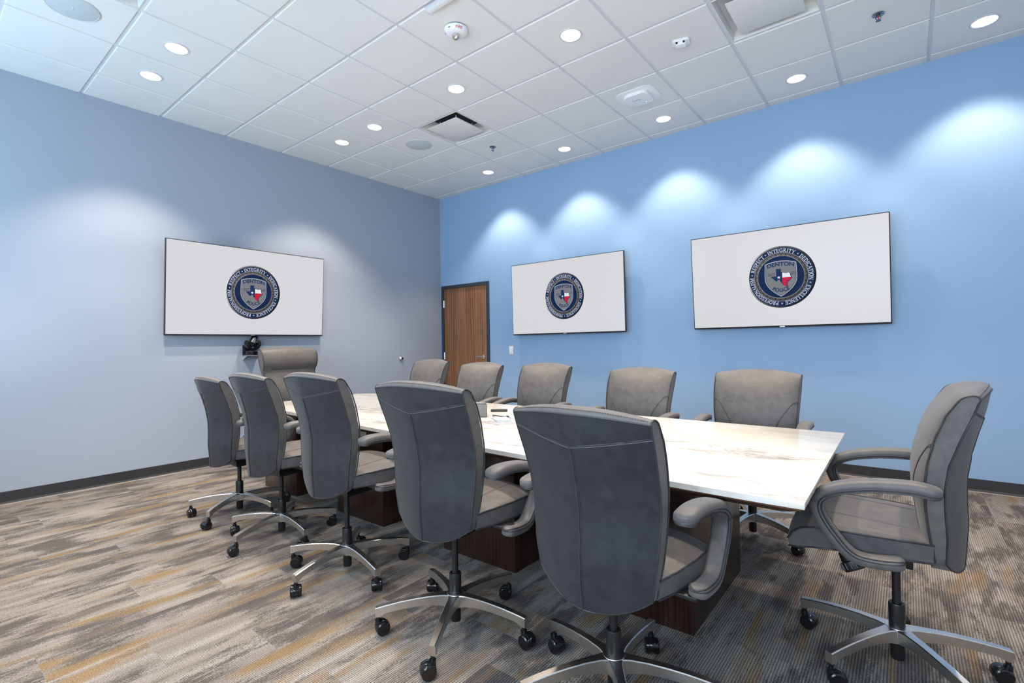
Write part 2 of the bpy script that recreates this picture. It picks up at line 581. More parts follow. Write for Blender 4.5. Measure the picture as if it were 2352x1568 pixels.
# baseboards with a flared toe
def baseboard(name, a, b, nrm):
    """from a to b along a wall, nrm = into the room"""
    prof = [(0.0, 0.1016), (0.004, 0.1016), (0.005, 0.02), (0.009, 0.010), (0.019, 0.0045)]
    bm = B()
    rows = []
    for p in (Vector(a), Vector(b)):
        rows.append([bm.verts.new((p.x + nrm[0] * d, p.y + nrm[1] * d, z)) for d, z in prof])
    for k in range(len(prof) - 1):
        f = bm.faces.new((rows[0][k], rows[1][k], rows[1][k + 1], rows[0][k + 1]))
    q = [[bm.verts.new((p.x + nrm[0] * d, p.y + nrm[1] * d, z)) for d, z in ((0.019, 0.0046), (0.025, 0.0035), (0.025, 0.0005))] for p in (Vector(a), Vector(b))]
    for k in range(2):
        bm.faces.new((q[0][k], q[1][k], q[1][k + 1], q[0][k + 1])).material_index = 1
    struct(name, bm, [M['base'], M['base_toe']], smooth=0)
baseboard('baseboard_left', (0, 0, 0), (0, YMIN, 0), (1, 0))
baseboard('baseboard_right', (DX1, 0, 0), (XMAX, 0, 0), (0, -1))
baseboard('baseboard_back', (0, YMIN, 0), (XMAX, YMIN, 0), (0, 1))
baseboard('baseboard_near', (XMAX, 0, 0), (XMAX, YMIN, 0), (-1, 0))

# ------------------------------------------------------------------ door
bm = B()
prism(bm, [(0.072, 0.0), (0.977, 0.0), (0.977, 2.128), (0.072, 2.128)], 0.0, 0.044, 0.002, mat=Matrix(((1, 0, 0, 0), (0, 0, -1, 0.046), (0, 1, 0, 0.008), (0, 0, 0, 1))))
door = struct('door_1', bm, M['oak'])
bm = B()
fr = 0.05
for x0, x1, z0, z1 in ((DX0, DX0 + fr - 0.008, 0, DZ), (DX1 - fr, DX1, 0, DZ), (DX0 + fr - 0.008, DX1 - fr, DZ - fr, DZ)):
    box(bm, x0, x1, -0.018, 0.11, z0, z1, 0.003)
box(bm, DX0 + fr - 0.02, DX1 - fr + 0.012, 0.05, 0.10, 0, DZ - fr + 0.012)
obj('door_frame', bm, M['frame'], door)
for z in (1.90, 1.08, 0.25):
    bm = B()
    cyl(bm, (0.071, -0.006, z - 0.055), (0.071, -0.006, z + 0.055), 0.009, n=12)
    box(bm, 0.062, 0.086, -0.004, 0.004, z - 0.055, z + 0.055)
    obj('hinge', bm, M['chrome'], door)
bm = B()
hx, hz = 0.905, 1.072
cyl(bm, (hx, 0.004, hz), (hx, -0.012, hz), 0.035, 0.031, 24)
cyl(bm, (hx, -0.010, hz), (hx, -0.058, hz), 0.012, 0.011, 16)
tube(bm, smooth_path([(hx + 0.006, -0.056, hz), (hx - 0.03, -0.060, hz + 0.002), (hx - 0.075, -0.058, hz - 0.002), (hx - 0.118, -0.048, hz - 0.006)], 4), 0.0095, 10)
obj('door_handle', bm, M['chrome'], door)

# wall bumper on the left wall
bm = B()
lathe(bm, [(0, 0), (0.032, 0), (0.032, 0.006), (0.026, 0.014), (0.022, 0.030), (0.018, 0.034)], 24, Matrix.Translation((0, -0.812, 1.065)) @ Matrix.Rotation(PI / 2, 4, 'Y'))
t = thing('door_stop', 'small round chrome door bumper on the blue left wall, left of the wooden door', 'door stop', (0, -0.812, 1.065))
o = obj('bumper_cup', bm, M['chrome']); o.parent = t; o.matrix_parent_inverse = Matrix.Translation((0, 0.812, -1.065))
bm = B()
lathe(bm, [(0, 0.031), (0.0175, 0.031), (0.016, 0.037), (0, 0.040)], 20, Matrix.Rotation(PI / 2, 4, 'Y'))
obj('rubber_pad', bm, M['black'], t)

# light switch
t = thing('light_switch', 'white rocker light switch plate on the blue wall between door and middle screen', 'switch', (1.426, 0, 1.165))
bm = B(); box(bm, -0.036, 0.036, -0.006, 0.0, -0.058, 0.058, 0.002); obj('wall_plate', bm, M['white_plastic'], t)
bm = B(); box(bm, -0.0165, 0.0165, -0.010, -0.004, -0.034, 0.034, 0.0015); obj('rocker', bm, M['white_plastic'], t)

# ------------------------------------------------------------------ lettering
def sans(text, bold=0.0):
    """2D triangles of a text line in the built-in face: (verts, faces), cap height 1, starts at x=0"""
    cu = bpy.data.curves.new('lettering', 'FONT')
    cu.body = text
    cu.offset = bold
    cu.size = 1.0
    o = bpy.data.objects.new('lettering', cu)
    COL.objects.link(o)
    dg = bpy.context.evaluated_depsgraph_get()
    me = bpy.data.meshes.new_from_object(o.evaluated_get(dg))
    vs = [(v.co.x, v.co.y) for v in me.vertices]
    fs = [tuple(p.vertices) for p in me.polygons]
    COL.objects.unlink(o)
    bpy.data.objects.remove(o)
    bpy.data.curves.remove(cu)
    bpy.data.meshes.remove(me)
    x0 = min(v[0] for v in vs); x1 = max(v[0] for v in vs)
    y0 = min(v[1] for v in vs); y1 = max(v[1] for v in vs)
    h = y1 - y0
    return [((x - x0) / h, (y - y0) / h) for x, y in vs], fs, (x1 - x0) / h

def arc(cx, cy, rx, ry, a0, a1, n=10):
    return [(cx + rx * math.cos(math.radians(a0 + (a1 - a0) * i / n)), cy + ry * math.sin(math.radians(a0 + (a1 - a0) * i / n))) for i in range(n + 1)]
TK, TN, SF = 0.15, 0.065, 0.06
def ser(x, y, w=0.15):
    return ([(x - w, y), (x + w, y)], SF)
def stem(x, t=TK):
    return [([(x, 0), (x, 1)], t), ser(x, 0.035, t / 2 + 0.09), ser(x, 0.965, t / 2 + 0.09)]
GLY = {
    'I': (0.42, stem(0.21)),
    'N': (0.86, stem(0.16, TN) + stem(0.70, TN) + [([(0.16, 0.97), (0.70, 0.03)], TK)]),
    'T': (0.74, [([(0.37, 0), (0.37, 1)], TK), ser(0.37, 0.035, 0.18), ([(0.03, 0.95), (0.71, 0.95)], 0.1), ([(0.06, 0.95), (0.06, 0.74)], TN), ([(0.68, 0.95), (0.68, 0.74)], TN)]),
    'E': (0.72, stem(0.2) + [([(0.2, 0.95), (0.62, 0.95)], 0.09), ([(0.2, 0.05), (0.64, 0.05)], 0.09), ([(0.2, 0.52), (0.50, 0.52)], TN), ([(0.61, 0.97), (0.61, 0.76)], TN), ([(0.63, 0.03), (0.63, 0.27)], TN), ([(0.50, 0.64), (0.50, 0.40)], TN)]),
    'F': (0.68, stem(0.2) + [([(0.2, 0.95), (0.62, 0.95)], 0.09), ([(0.2, 0.50), (0.50, 0.50)], TN), ([(0.61, 0.97), (0.61, 0.74)], TN), ([(0.50, 0.62), (0.50, 0.38)], TN)]),
    'L': (0.68, stem(0.2) + [([(0.2, 0.05), (0.62, 0.05)], 0.09), ([(0.61, 0.03), (0.61, 0.30)], TN)]),
    'G': (0.86, [(arc(0.43, 0.5, 0.33, 0.44, 50, 340, 16), 0.14), ([(0.70, 0.02), (0.70, 0.42)], 0.14), ser(0.68, 0.42, 0.16), ([(0.68, 0.70), (0.68, 0.98)], TN)]),
    'C': (0.78, [(arc(0.43, 0.5, 0.33, 0.44, 50, 318, 16), 0.14), ([(0.68, 0.68), (0.68, 0.98)], TN)]),
    'O': (0.86, [(arc(0.43, 0.5, 0.33, 0.44, 0, 360, 20), 0.15)]),
    'R': (0.84, stem(0.2) + [(arc(0.36, 0.74, 0.22, 0.22, -90, 90, 10), 0.12), ([(0.2, 0.955), (0.36, 0.955)], TN), ([(0.2, 0.51), (0.38, 0.51)], TN), ([(0.38, 0.5), (0.70, 0.03)], 0.15), ser(0.74, 0.035, 0.1)]),
    'P': (0.72, stem(0.2) + [(arc(0.34, 0.72, 0.24, 0.23, -90, 90, 10), 0.13), ([(0.2, 0.955), (0.36, 0.955)], TN), ([(0.2, 0.48), (0.36, 0.48)], TN)]),
    'Y': (0.80, [([(0.40, 0), (0.40, 0.46)], TK), ser(0.40, 0.035, 0.18), ([(0.40, 0.44), (0.12, 0.97)], 0.14), ([(0.40, 0.44), (0.68, 0.97)], TN), ser(0.12, 0.965, 0.13), ser(0.68, 0.965, 0.12)]),
    'D': (0.86, stem(0.2) + [(arc(0.34, 0.5, 0.37, 0.45, -90, 90, 14), 0.14), ([(0.2, 0.955), (0.36, 0.955)], TN), ([(0.2, 0.045), (0.36, 0.045)], TN)]),
    'A': (0.84, [([(0.13, 0.03), (0.42, 1)], TN), ([(0.40, 1), (0.70, 0.03)], TK), ([(0.22, 0.34), (0.62, 0.34)], TN), ser(0.12, 0.035, 0.12), ser(0.71, 0.035, 0.14)]),
    'X': (0.84, [([(0.15, 0.97), (0.68, 0.03)], TK), ([(0.68, 0.97), (0.15, 0.03)], TN), ser(0.15, 0.035, 0.13), ser(0.69, 0.035, 0.14), ser(0.15, 0.965, 0.14), ser(0.69, 0.965, 0.12)]),
    'S': (0.66, [(arc(0.33, 0.735, 0.22, 0.215, 30, 270, 12)[:], 0.13), (arc(0.33, 0.275, 0.24, 0.235, 90, -150, 12), 0.13), ([(0.54, 0.70), (0.54, 0.98)], 0.06), ([(0.09, 0.02), (0.09, 0.32)], 0.06)]),
    'M': (1.02, stem(0.16, TN) + stem(0.84, TK) + [([(0.17, 0.97), (0.49, 0.05)], 0.15), ([(0.49, 0.05), (0.82, 0.97)], TN)]),
}
def stroke_quads(pl, t):
    qs = []
    L, R = [], []
    n = len(pl)
    for i, p in enumerate(pl):
        a = pl[max(i - 1, 0)]; b = pl[min(i + 1, n - 1)]
        dx, dy = b[0] - a[0], b[1] - a[1]
        d = math.hypot(dx, dy) or 1
        nx_, ny_ = -dy / d * t / 2, dx / d * t / 2
        L.append((p[0] + nx_, p[1] + ny_)); R.append((p[0] - nx_, p[1] - ny_))
    for i in range(n - 1):
        qs.append([L[i], L[i + 1], R[i + 1], R[i]])
    return qs
STAR5 = [(math.sin(2 * PI * k / 10) * (1 if k % 2 == 0 else 0.4), math.cos(2 * PI * k / 10) * (1 if k % 2 == 0 else 0.4)) for k in range(10)]

def emblem_bmesh(R):
    """round police seal drawn flat in the x-z plane, facing -y, radius R"""
    bm = B()
    lay = bm.loops.layers.color.new('Col')
    step = [0]
    def face(pts, c, lift):
        vs = [bm.verts.new((p[0] * R, -lift * 0.00025, p[1] * R)) for p in pts]
        try:
            f = bm.faces.new(vs)
        except ValueError:
            return
        f.normal_update()
        if f.normal.y > 0:
            f.normal_flip()
        for l in f.loops:
            l[lay] = (*c[:3], 1)
    def C8(r, g, b):
        return (r / 255, g / 255, b / 255)     # stored as sRGB colour bytes
    N = 96
    def ringpt(r, a):
        return (r * math.sin(a), r * math.cos(a))
    def ring(r0_, r1_, col, lift, n=N):
        for k in range(n):
            a0, a1 = 2 * PI * k / n, 2 * PI * (k + 1) / n
            c = col((a0 + a1) / 2) if callable(col) else col
            face([ringpt(r0_, a0), ringpt(r1_, a0), ringpt(r1_, a1), ringpt(r0_, a1)], c, lift)
    def disc(r, col, lift):
        face([ringpt(r, 2 * PI * k / N) for k in range(N)], col, lift)
    NAVY, INNER = C8(10, 38, 76), C8(4, 32, 74)
    def rim(a):
        # bright at the left of the rim, black at lower right, as the graphic shows
        tab = [(0, 105), (45, 60), (90, 8), (135, 5), (180, 45), (225, 105), (262, 225), (295, 220), (330, 140), (360, 105)]
        v = interp(tab, math.degrees(a) % 360)
        return C8(v, v, v * 0.99)
    ring(0.90, 1.0, rim, 1)
    disc(0.955, NAVY, 2)
    def rope(a):
        v = 92 + 22 * math.cos(a + 0.6)
        v *= 0.72 if int(a / (2 * PI) * N) % 3 == 0 else 1.0
        return C8(v, v * 0.97, v * 0.94)
    ring(0.775, 0.79, C8(150, 155, 165), 3)
    ring(0.69, 0.775, rope, 3)
    ring(0.745, 0.775, C8(52, 52, 54), 4)
    ring(0.675, 0.692, C8(140, 142, 148), 4)
    disc(0.676, INNER, 3)
    # ring lettering, clockwise, tops outward
    LT = C8(205, 210, 222)
    rb, hh = 0.803, 0.118
    def ringword(w, a0, a1):
        tot = sum(GLY[c][0] for c in w)
        adv = math.radians(a1 - a0) / tot
        x = 0.0
        for c in w:
            gw, st = GLY[c]
            for pl, t in st:
                for q in stroke_quads(pl, t):
                    pts = []
                    for px_, py_ in q:
                        a = math.radians(a0) + (x + px_) * adv
                        pts.append(ringpt(rb + hh * py_, a))
                    face(pts, LT, 5)
            x += gw
    for w, a0, a1 in (('INTEGRITY', -25, 30), ('DEDICATION', 41.5, 101), ('EXCELLENCE', 112, 173), ('PROFESSIONALISM', 185.5, 272.5), ('RESPECT', 284, 325.5)):
        ringword(w, a0, a1)
    for a in (36, 106.5, 179, 278, 330):
        cx_, cy_ = ringpt(0.862, math.radians(a))
        ar = -math.radians(a)
        face([(cx_ + 0.034 * (sx * math.cos(ar) - sy * math.sin(ar)), cy_ + 0.034 * (sx * math.sin(ar) + sy * math.cos(ar))) for sx, sy in STAR5], C8(196, 200, 212), 5)
    # shield: pale edge, navy line, grey field
    def shield(s):
        top = [(-0.455 + 0.91 * k / 10, 0.445 + 0.085 * (1 - ((k - 5) / 5) ** 2)) for k in range(11)]
        rt = [(0.468, 0.2), (0.472, 0.0), (0.462, -0.12), (0.42, -0.24), (0.34, -0.36), (0.22, -0.48), (0.10, -0.57), (0.0, -0.635)]
        pts = top + rt + [(-x, y) for x, y in rt[-2::-1]]
        return [(x * s, (y + 0.03) * s - 0.03) for x, y in pts]
    face([(x + 0.018, y - 0.018) for x, y in shield(1.01)], C8(4, 24, 58), 4)
    face(shield(1.0), C8(178, 184, 196), 5)
    face(shield(0.955), C8(20, 50, 96), 6)
    face(shield(0.925), C8(122, 124, 130), 7)
    TX = C8(16, 46, 92)
    def word(text, fn, bold, lift=8, c=TX):
        vs, fs, w = sans(text, bold)
        for f in fs:
            face([fn(vs[i][0], vs[i][1], w) for i in f], c, lift)
    word('DENTON', lambda x, y, w: ((x / w - 0.5) * 0.78, 0.305 + y * 0.125 + 0.05 * (1 - (2 * x / w - 1) ** 2)), 0.034)
    def police(x, y, w):
        a = (x / w - 0.5) * 1.12
        r = 0.50 - y * 0.125
        return (r * math.sin(a), 0.015 - r * math.cos(a))
    word('POLICE', police, 0.03)
    word('SINCE', lambda x, y, w: (-0.375 + x / w * 0.215, 0.045 + y * 0.10), 0.0)
    word('1873', lambda x, y, w: (0.300 + x / w * 0.128, 0.055 + y * 0.092), 0.0)
    # the state outline, three colour fields
    west = [(-0.13, 0.265), (0.01, 0.265), (0.012, 0.165), (0.045, 0.155), (0.045, -0.215), (0.0, -0.165), (-0.035, -0.095), (-0.075, -0.085), (-0.115, -0.135), (-0.165, -0.115), (-0.2, -0.065), (-0.245, -0.02), (-0.29, 0.025), (-0.13, 0.03)]
    face(west[::-1], TX, 9)
    line = [(0.03, 0.14), (0.10, 0.135), (0.14, 0.118), (0.19, 0.125), (0.235, 0.14), (0.27, 0.115), (0.285, 0.04), (0.31, -0.03), (0.305, -0.07), (0.25, -0.12), (0.195, -0.165), (0.175, -0.22), (0.185, -0.32), (0.12, -0.295), (0.065, -0.255), (0.03, -0.2)]
    face([(x + (0.012 if x > 0.1 else 0), y * 1.03) for x, y in line], TX, 8.5)
    face([(0.045, 0.135), (0.10, 0.13), (0.14, 0.112), (0.19, 0.117), (0.235, 0.132), (0.262, 0.11), (0.275, 0.04), (0.297, -0.022), (0.045, -0.022)], C8(226, 228, 234), 10)
    face([(0.045, -0.026), (0.298, -0.026), (0.296, -0.065), (0.243, -0.115), (0.187, -0.16), (0.166, -0.22), (0.174, -0.308), (0.122, -0.285), (0.07, -0.245), (0.045, -0.205)], C8(200, 20, 60), 10)
    face([(-0.055 + 0.058 * x, -0.012 + 0.058 * y) for x, y in STAR5], C8(220, 222, 230), 11)
    return bm

# ------------------------------------------------------------------ wall screens
TVW, TVH = 1.69, 0.962
EMB = None
def television(label, xy, zc, rotz, tilt, standoff):
    """front faces local -y; tilt tips the top into the room"""
    global EMB
    t = thing('wall_television', label, 'television', (xy[0], xy[1], zc), rotz, 'wall mounted screens')
    Rm = Matrix.Translation((0, -standoff, 0)) @ Matrix.Rotation(tilt, 4, 'X')
    w, h = TVW / 2, TVH / 2
    bm = B()
    box(bm, -w, w, 0.0, 0.028, -h, h, 0.004, mat=Rm)
    box(bm, -w * 0.72, w * 0.72, 0.026, 0.05, -h * 0.8, h * 0.55, 0.01, mat=Rm)
    obj('television_body', bm, M['bezel'], t)
    b = 0.008
    bm = B()
    box(bm, -w + b, w - b, -0.0015, 0.004, -h + 0.016, h - b, mat=Rm)
    s = obj('screen', bm, M['screen'], t, smooth=0)
    if EMB is None:
        bm = emblem_bmesh(0.296)
        EMB = bpy.data.meshes.new('emblem')
        bm.to_mesh(EMB); bm.free()
        EMB.materials.append(M['emblem'])
    e = bpy.data.objects.new('emblem', EMB)
    COL.objects.link(e)
    e.parent = s
    e.matrix_local = Rm @ Matrix.Translation((0, -0.0022, 0.003))
    bm = B()
    box(bm, -0.022, 0.022, -0.0022, 0.002, -h + 0.003, -h + 0.010, mat=Rm)
    obj('badge', bm, M['chrome'], t)
    bm = B()
    box(bm, -0.35, 0.35, standoff - 0.015, standoff - 0.001, -0.22, 0.22, 0.002, mat=Matrix.Translation((0, -standoff, 0)))
    for x in (-0.25, 0.25):
        box(bm, x - 0.02, x + 0.02, -0.07, -0.004, -0.2, 0.2, 0.002)
    obj('wall_mount', bm, M['black'], t)
    return t
television('large wall screen with round navy police seal, right-hand one on the right wall', (4.862, 0.0), 1.855, 0, 0.078, 0.115)
television('wall screen with round navy police seal beside the wooden door, above the light switch', (2.379, 0.0), 1.853, 0, 0.026, 0.10)
television('wall screen with round navy police seal on the left wall above a black camera', (0.0, -2.945), 1.866, PI / 2, 0.070, 0.105)

# ------------------------------------------------------------------ video camera under the left screen
t = thing('video_camera', 'black pan and tilt video camera on a bracket below the left wall screen', 'camera', (0.0, -2.950, 1.17))
bm = B()
box(bm, 0.0, 0.155, -0.075, 0.075, -0.006, 0.0, 0.001)
for y in (-0.07, 0.07):
    prism(bm, [(0, -0.055), (0.11, -0.005), (0, -0.005)], -0.002, 0.002, mat=Matrix(((1, 0, 0, 0), (0, 0, 1, y), (0, 1, 0, 0), (0, 0, 0, 1))))
obj('bracket', bm, M['bracket_grey'], t)
bm = B(); box(bm, 0.0, 0.012, -0.078, 0.078, -0.004, 0.112, 0.003); obj('back_plate', bm, M['black'], t)
bm = B()
lathe(bm, [(0, 0.0), (0.07, 0.0), (0.074, 0.006), (0.074, 0.042), (0.066, 0.05), (0, 0.052)], 32, Matrix.Translation((0.08, 0, 0)))
o = obj('camera_base', bm, M['black_gloss'], t)
bm = B()
box(bm, -0.004, 0.004, -0.010, 0.010, -0.006, 0.006, mat=Matrix.Translation((0.080 + 0.073 * math.cos(0.5), 0.073 * math.sin(0.5), 0.03)) @ Matrix.Rotation(0.5, 4, 'Z'))
obj('indicator_light', bm, M['orange_led'], o)
bm = B()
yoke = [(math.cos(a) * 0.082, 0.127 + math.sin(a) * 0.074) for a in [math.radians(-212 + k * 244 / 20) for k in range(21)]]
inner = [(math.cos(a) * 0.056, 0.130 + math.sin(a) * 0.055) for a in [math.radians(-212 + k * 244 / 20) for k in range(21)]]
prism(bm, yoke + inner[::-1], -0.032, 0.032, 0.004, mat=Matrix(((0, 0, 1, 0.08), (1, 0, 0, 0), (0, 1, 0, 0), (0, 0, 0, 1))))
obj('yoke', bm, M['black_gloss'], t)
bm = B()
d = Vector((0.64, -0.52, -0.56)).normalized()
c0 = Vector((0.08, 0.0, 0.145))
cyl(bm, c0 - d * 0.10, c0 + d * 0.05, 0.034, 0.042, 24)
for y in (-0.062, 0.062):
    cyl(bm, (0.08, 0, 0.14), (0.08, y, 0.14), 0.018, n=16)
barrel = obj('lens_barrel', bm, M['dark_chrome'], t)
bm = B()
q = d.to_track_quat('Z', 'Y').to_matrix().to_4x4()
lathe(bm, [(0.042, 0.05), (0.044, 0.062), (0.036, 0.066), (0.026, 0.056), (0.0, 0.060)], 24, Matrix.Translation(c0) @ q)
obj('lens', bm, M['black_gloss'], barrel)

# ------------------------------------------------------------------ ceiling fittings
def downlight(i, j, label, lamp, group='round recessed downlights'):
    x, y = cc(i, j)
    if i == 0:
        x -= 0.025 * 0
    t = thing('recessed_downlight', label, 'ceiling light', (x, y, H - drop), 0, group)
    obj_from('trim_ring', DL['trim'], t); obj_from('reflector', DL['reflector'], t); obj_from('lens', DL['lens'], t)
    l = bpy.data.objects.new('lamp', lamp)
    COL.objects.link(l)
    l.parent = t
    l.location = (0, 0, -0.012)
    return t
def obj_from(name, me, parent, loc=(0, 0, 0), rotz=0.0):
    o = bpy.data.objects.new(name, me)
    COL.objects.link(o)
    o.parent = parent
    o.location = loc
    o.rotation_euler = (0, 0, rotz)
    return o
def mesh_of(name, bm, m, smooth=35):
    o = obj(name, bm, m, None, smooth)
    me = o.data
    bpy.data.objects.remove(o)
    return me
DL = {}
bm = B(); lathe(bm, [(0.088, 0.0), (0.087, -0.004), (0.076, -0.005), (0.0715, 0.0), (0.0715, 0.006)], 40); DL['trim'] = mesh_of('trim_ring', bm, M['grid'])
bm = B(); lathe(bm, [(0.0712, 0.0), (0.062, 0.03), (0.05, 0.052)], 40); DL['reflector'] = mesh_of('reflector', bm, M['reflector'])
bm = B(); lathe(bm, [(0.0505, 0.051), (0.035, 0.046), (0.0, 0.044)], 40); DL['lens'] = mesh_of('lens', bm, M['lens'])
spot = bpy.data.lights.new('lamp', 'SPOT')
spot.energy = 125
spot.color = WARM
spot.spot_size = math.radians(95)
spot.spot_blend = 0.5
spot.shadow_soft_size = 0.05
wash = spot.copy()
wash.name = 'wall_wash_lamp'
wash.energy = 72
ALONG = {1: 'round downlight by the right wall, nearest the far corner of the room',
         3: 'round downlight by the right wall, second from the far corner',
         5: 'round downlight by the right wall, just beyond the white access point',
         7: 'round downlight by the right wall, below the large square air vent at top',
         9: 'round downlight by the right wall, farthest right, at the photo edge'}
MIDDLE = {0: 'round downlight nearest the left wall in the middle of the ceiling, left of the vent',
          1: 'round downlight just left of the square ceiling vent, above the round speaker',
          3: 'round downlight above the square ceiling vent, below the fire strobe',
          5: 'large bright round downlight right of the fire strobe'}
LEFT = {0: 'smaller of two round downlights at upper left, nearest the left wall',
        1: 'larger of two round downlights at upper left, farther from the left wall'}
for i, j in LIGHTS:
    lab = {0: ALONG, 3: MIDDLE, 6: LEFT, 9: {}}[j].get(i)
    if lab:
        downlight(i, j, lab, wash if j == 0 else spot)
    else:
        downlight(i, j, 'round downlight in the ceiling over the camera side, beyond the photo edge', spot, 'round downlights over the camera side')

def vent(i, j, label):
    x, y = cc(i, j)
    t = thing('ceiling_vent', label, 'air vent', (x, y, H), 0, 'square ceiling vents')
    bm = B()
    a, b = T / 2 - gap, 0.216
    # flat lip and a pan that slopes up into the duct
    def loop(s, z):
        return [bm.verts.new((sx * s, sy * s, z)) for sx, sy in ((-1, -1), (1, -1), (1, 1), (-1, 1))]
    ls = [loop(a, 0.0), loop(a, -0.004), loop(a - 0.006, -0.005), loop(a - 0.010, 0.004), loop(a - 0.020, 0.045), loop(0.22, 0.085), loop(0.16, 0.095)]
    for p, q_ in zip(ls, ls[1:]):
        for k in range(4):
            bm.faces.new((p[k], p[(k + 1) % 4], q_[(k + 1) % 4], q_[k]))
    bm.faces.new(ls[-1])
    obj('vent_pan', bm, M['white_metal'], t)
    bm = B(); box(bm, -0.16, 0.16, -0.16, 0.16, 0.07, 0.08); obj('duct_opening', bm, M['duct'], t)
    bm = B()
    box(bm, -b, b, -b, b, -0.014, -0.007, 0.002)
    for sx in (-0.12, 0.12):
        for sy in (-0.12, 0.12):
            cyl(bm, (sx, sy, -0.008), (sx, sy, 0.08), 0.005, n=8)
    obj('face_plate', bm, M['white_metal'], t)
vent(2, 2, 'square ceiling air vent in the middle of the ceiling, left of the chrome sprinkler')
vent(7, 2, 'large square ceiling air vent cut by the top edge, upper right')
vent(2, 7, 'square ceiling air vent barely in view at the top edge beside the left speaker')

def speaker(i, j, label):
    x, y = cc(i, j)
    t = thing('ceiling_speaker', label, 'speaker', (x, y, H - drop), 0, 'round ceiling speakers')
    bm = B(); lathe(bm, [(0.148, 0.0), (0.147, -0.006), (0.140, -0.008), (0.137, -0.004)], 48); obj('rim', bm, M['grey_grille'], t)
    bm = B(); lathe(bm, [(0.139, -0.006), (0.13, -0.009), (0.0, -0.011)], 48); obj('grille', bm, M['grey_grille'], t)
    bm = B(); box(bm, -0.022, 0.022, -0.004, 0.004, -0.0125, -0.0105, 0.0005); obj('badge', bm, M['grid'], t)
speaker(1, 2, 'round grey ceiling speaker left of the middle square air vent')
speaker(1, 7, 'large round grey ceiling speaker at the upper left corner of the photo')

# fire strobe
x, y = cc(4, 4)
t = thing('fire_strobe', 'white round ceiling fire alarm strobe with red lettering near the top edge', 'fire alarm', (x, y, H - drop))
bm = B(); lathe(bm, [(0.078, 0.0), (0.078, -0.006), (0.074, -0.008)], 40); obj('mounting_ring', bm, M['grey_leather_box'], t)
bm = B(); lathe(bm, [(0.080, -0.006), (0.087, -0.011), (0.086, -0.020), (0.0725, -0.038), (0.055, -0.046), (0.030, -0.049), (0, -0.049)], 40); housing = obj('housing', bm, M['white_plastic'], t)
bm = B(); lathe(bm, [(0.028, -0.047), (0.030, -0.053), (0.027, -0.068), (0.015, -0.078), (0, -0.080)], 24); obj('strobe_lens', bm, M['chrome'], t)
vs, fs, w = sans('FIRE', 0.01)
for rot in (math.radians(-52) + 0.42, math.radians(-52) + 0.42 + 2.2, math.radians(-52) - 1.75):
    bm = B()
    vv = []
    for px_, py_ in vs:
        a = rot + (px_ / w - 0.5) * 0.62
        s_ = py_ * 0.95
        # wraps the sloping face of the housing, tops towards the ceiling
        rad = 0.0733 + 0.0105 * s_
        z = -0.0375 + 0.0140 * s_
        vv.append(bm.verts.new(((rad + 0.0006) * math.cos(a), (rad + 0.0006) * math.sin(a), z - 0.0006)))
    for f in fs:
        try:
            bm.faces.new([vv[k] for k in f])
        except ValueError:
            pass
    obj('fire_lettering', bm, M['red'], housing, smooth=0)
bm = B()
a = math.radians(-52) - 0.55
box(bm, -0.007, 0.007, -0.003, 0.003, -0.002, 0.002, mat=Matrix.Translation((0.0795 * math.cos(a), 0.0795 * math.sin(a), -0.0295)) @ Matrix.Rotation(a + PI / 2, 4, 'Z') @ Matrix.Rotation(0.9, 4, 'X'))
obj('vent_slot', bm, M['black'], housing)

# linear bar fitting over the table
t = thing('ceiling_bar_fixture', 'pale grey bar fixture fixed along the ceiling at the top edge, beside the fire strobe', 'ceiling fixture', (3.24, -3.142, H - drop))
bm = B(); box(bm, 0.0, 1.25, -0.026, 0.026, -0.028, 0.0, 0.002); obj('bar_housing', bm, M['grid'], t)
bm = B(); box(bm, 0.01, 1.24, -0.021, 0.021, -0.030, -0.027, 0.001); obj('bar_cover', bm, M['white_plastic'], t)

# motion sensor
x, y = cc(6, 2)
t = thing('ceiling_motion_sensor', 'small white ceiling motion sensor with two dark eyes, left of the large vent', 'sensor', (4.47, -1.64, H - drop), math.radians(15))
bm = B(); prism(bm, [(-0.062, -0.03), (-0.05, -0.042), (0.05, -0.042), (0.062, -0.03), (0.062, 0.03), (0.05, 0.042), (-0.05, 0.042), (-0.062, 0.03)], -0.020, 0.0, 0.005); sh = obj('sensor_shell', bm, M['white_plastic'], t)
bm = B(); box(bm, -0.042, 0.042, -0.036, 0.030, -0.042, -0.014, 0.012, seg=3); obj('sensor_nose', bm, M['white_plastic'], t)
for sx in (-0.03, 0.022):
    bm = B(); lathe(bm, [(0, 0.004), (0.0075, 0.004), (0.0085, 0.0), (0.0085, -0.004)], 16, Matrix.Translation((sx, -0.0355, -0.028)) @ Matrix.Rotation(PI / 2, 4, 'X')); obj('sensor_eye', bm, M['black'], t)

# wireless access point
x, y = cc(5, 1)
t = thing('access_point', 'white rounded wireless access point with a blue light on the ceiling near the right wall', 'access point', (x, y, H - drop), 0)
def rrect(w, h, r, n=6):
    pts = []
    for cx_, cy_, a0 in ((w - r, h - r, 0), (-w + r, h - r, 90), (-w + r, -h + r, 180), (w - r, -h + r, 270)):
        for k in range(n + 1):
            a = math.radians(a0 + 90 * k / n)
            pts.append((cx_ + r * math.cos(a), cy_ + r * math.sin(a)))
    return pts
bm = B(); prism(bm, rrect(0.185, 0.17, 0.085, 8), -0.006, 0.0, 0.002); obj('mounting_plate', bm, M['white_plastic'], t)
bm = B(); prism(bm, rrect(0.118, 0.115, 0.05, 8), -0.034, -0.004, 0.012, seg=4); dome = obj('access_point_case', bm, M['white_plastic'], t)
bm = B(); lathe(bm, [(0, -0.0365), (0.004, -0.036), (0.005, -0.033)], 12, Matrix.Translation((0.045, 0.07, 0.0))); obj('status_light', bm, M['blue_led'], dome)
bm = B()
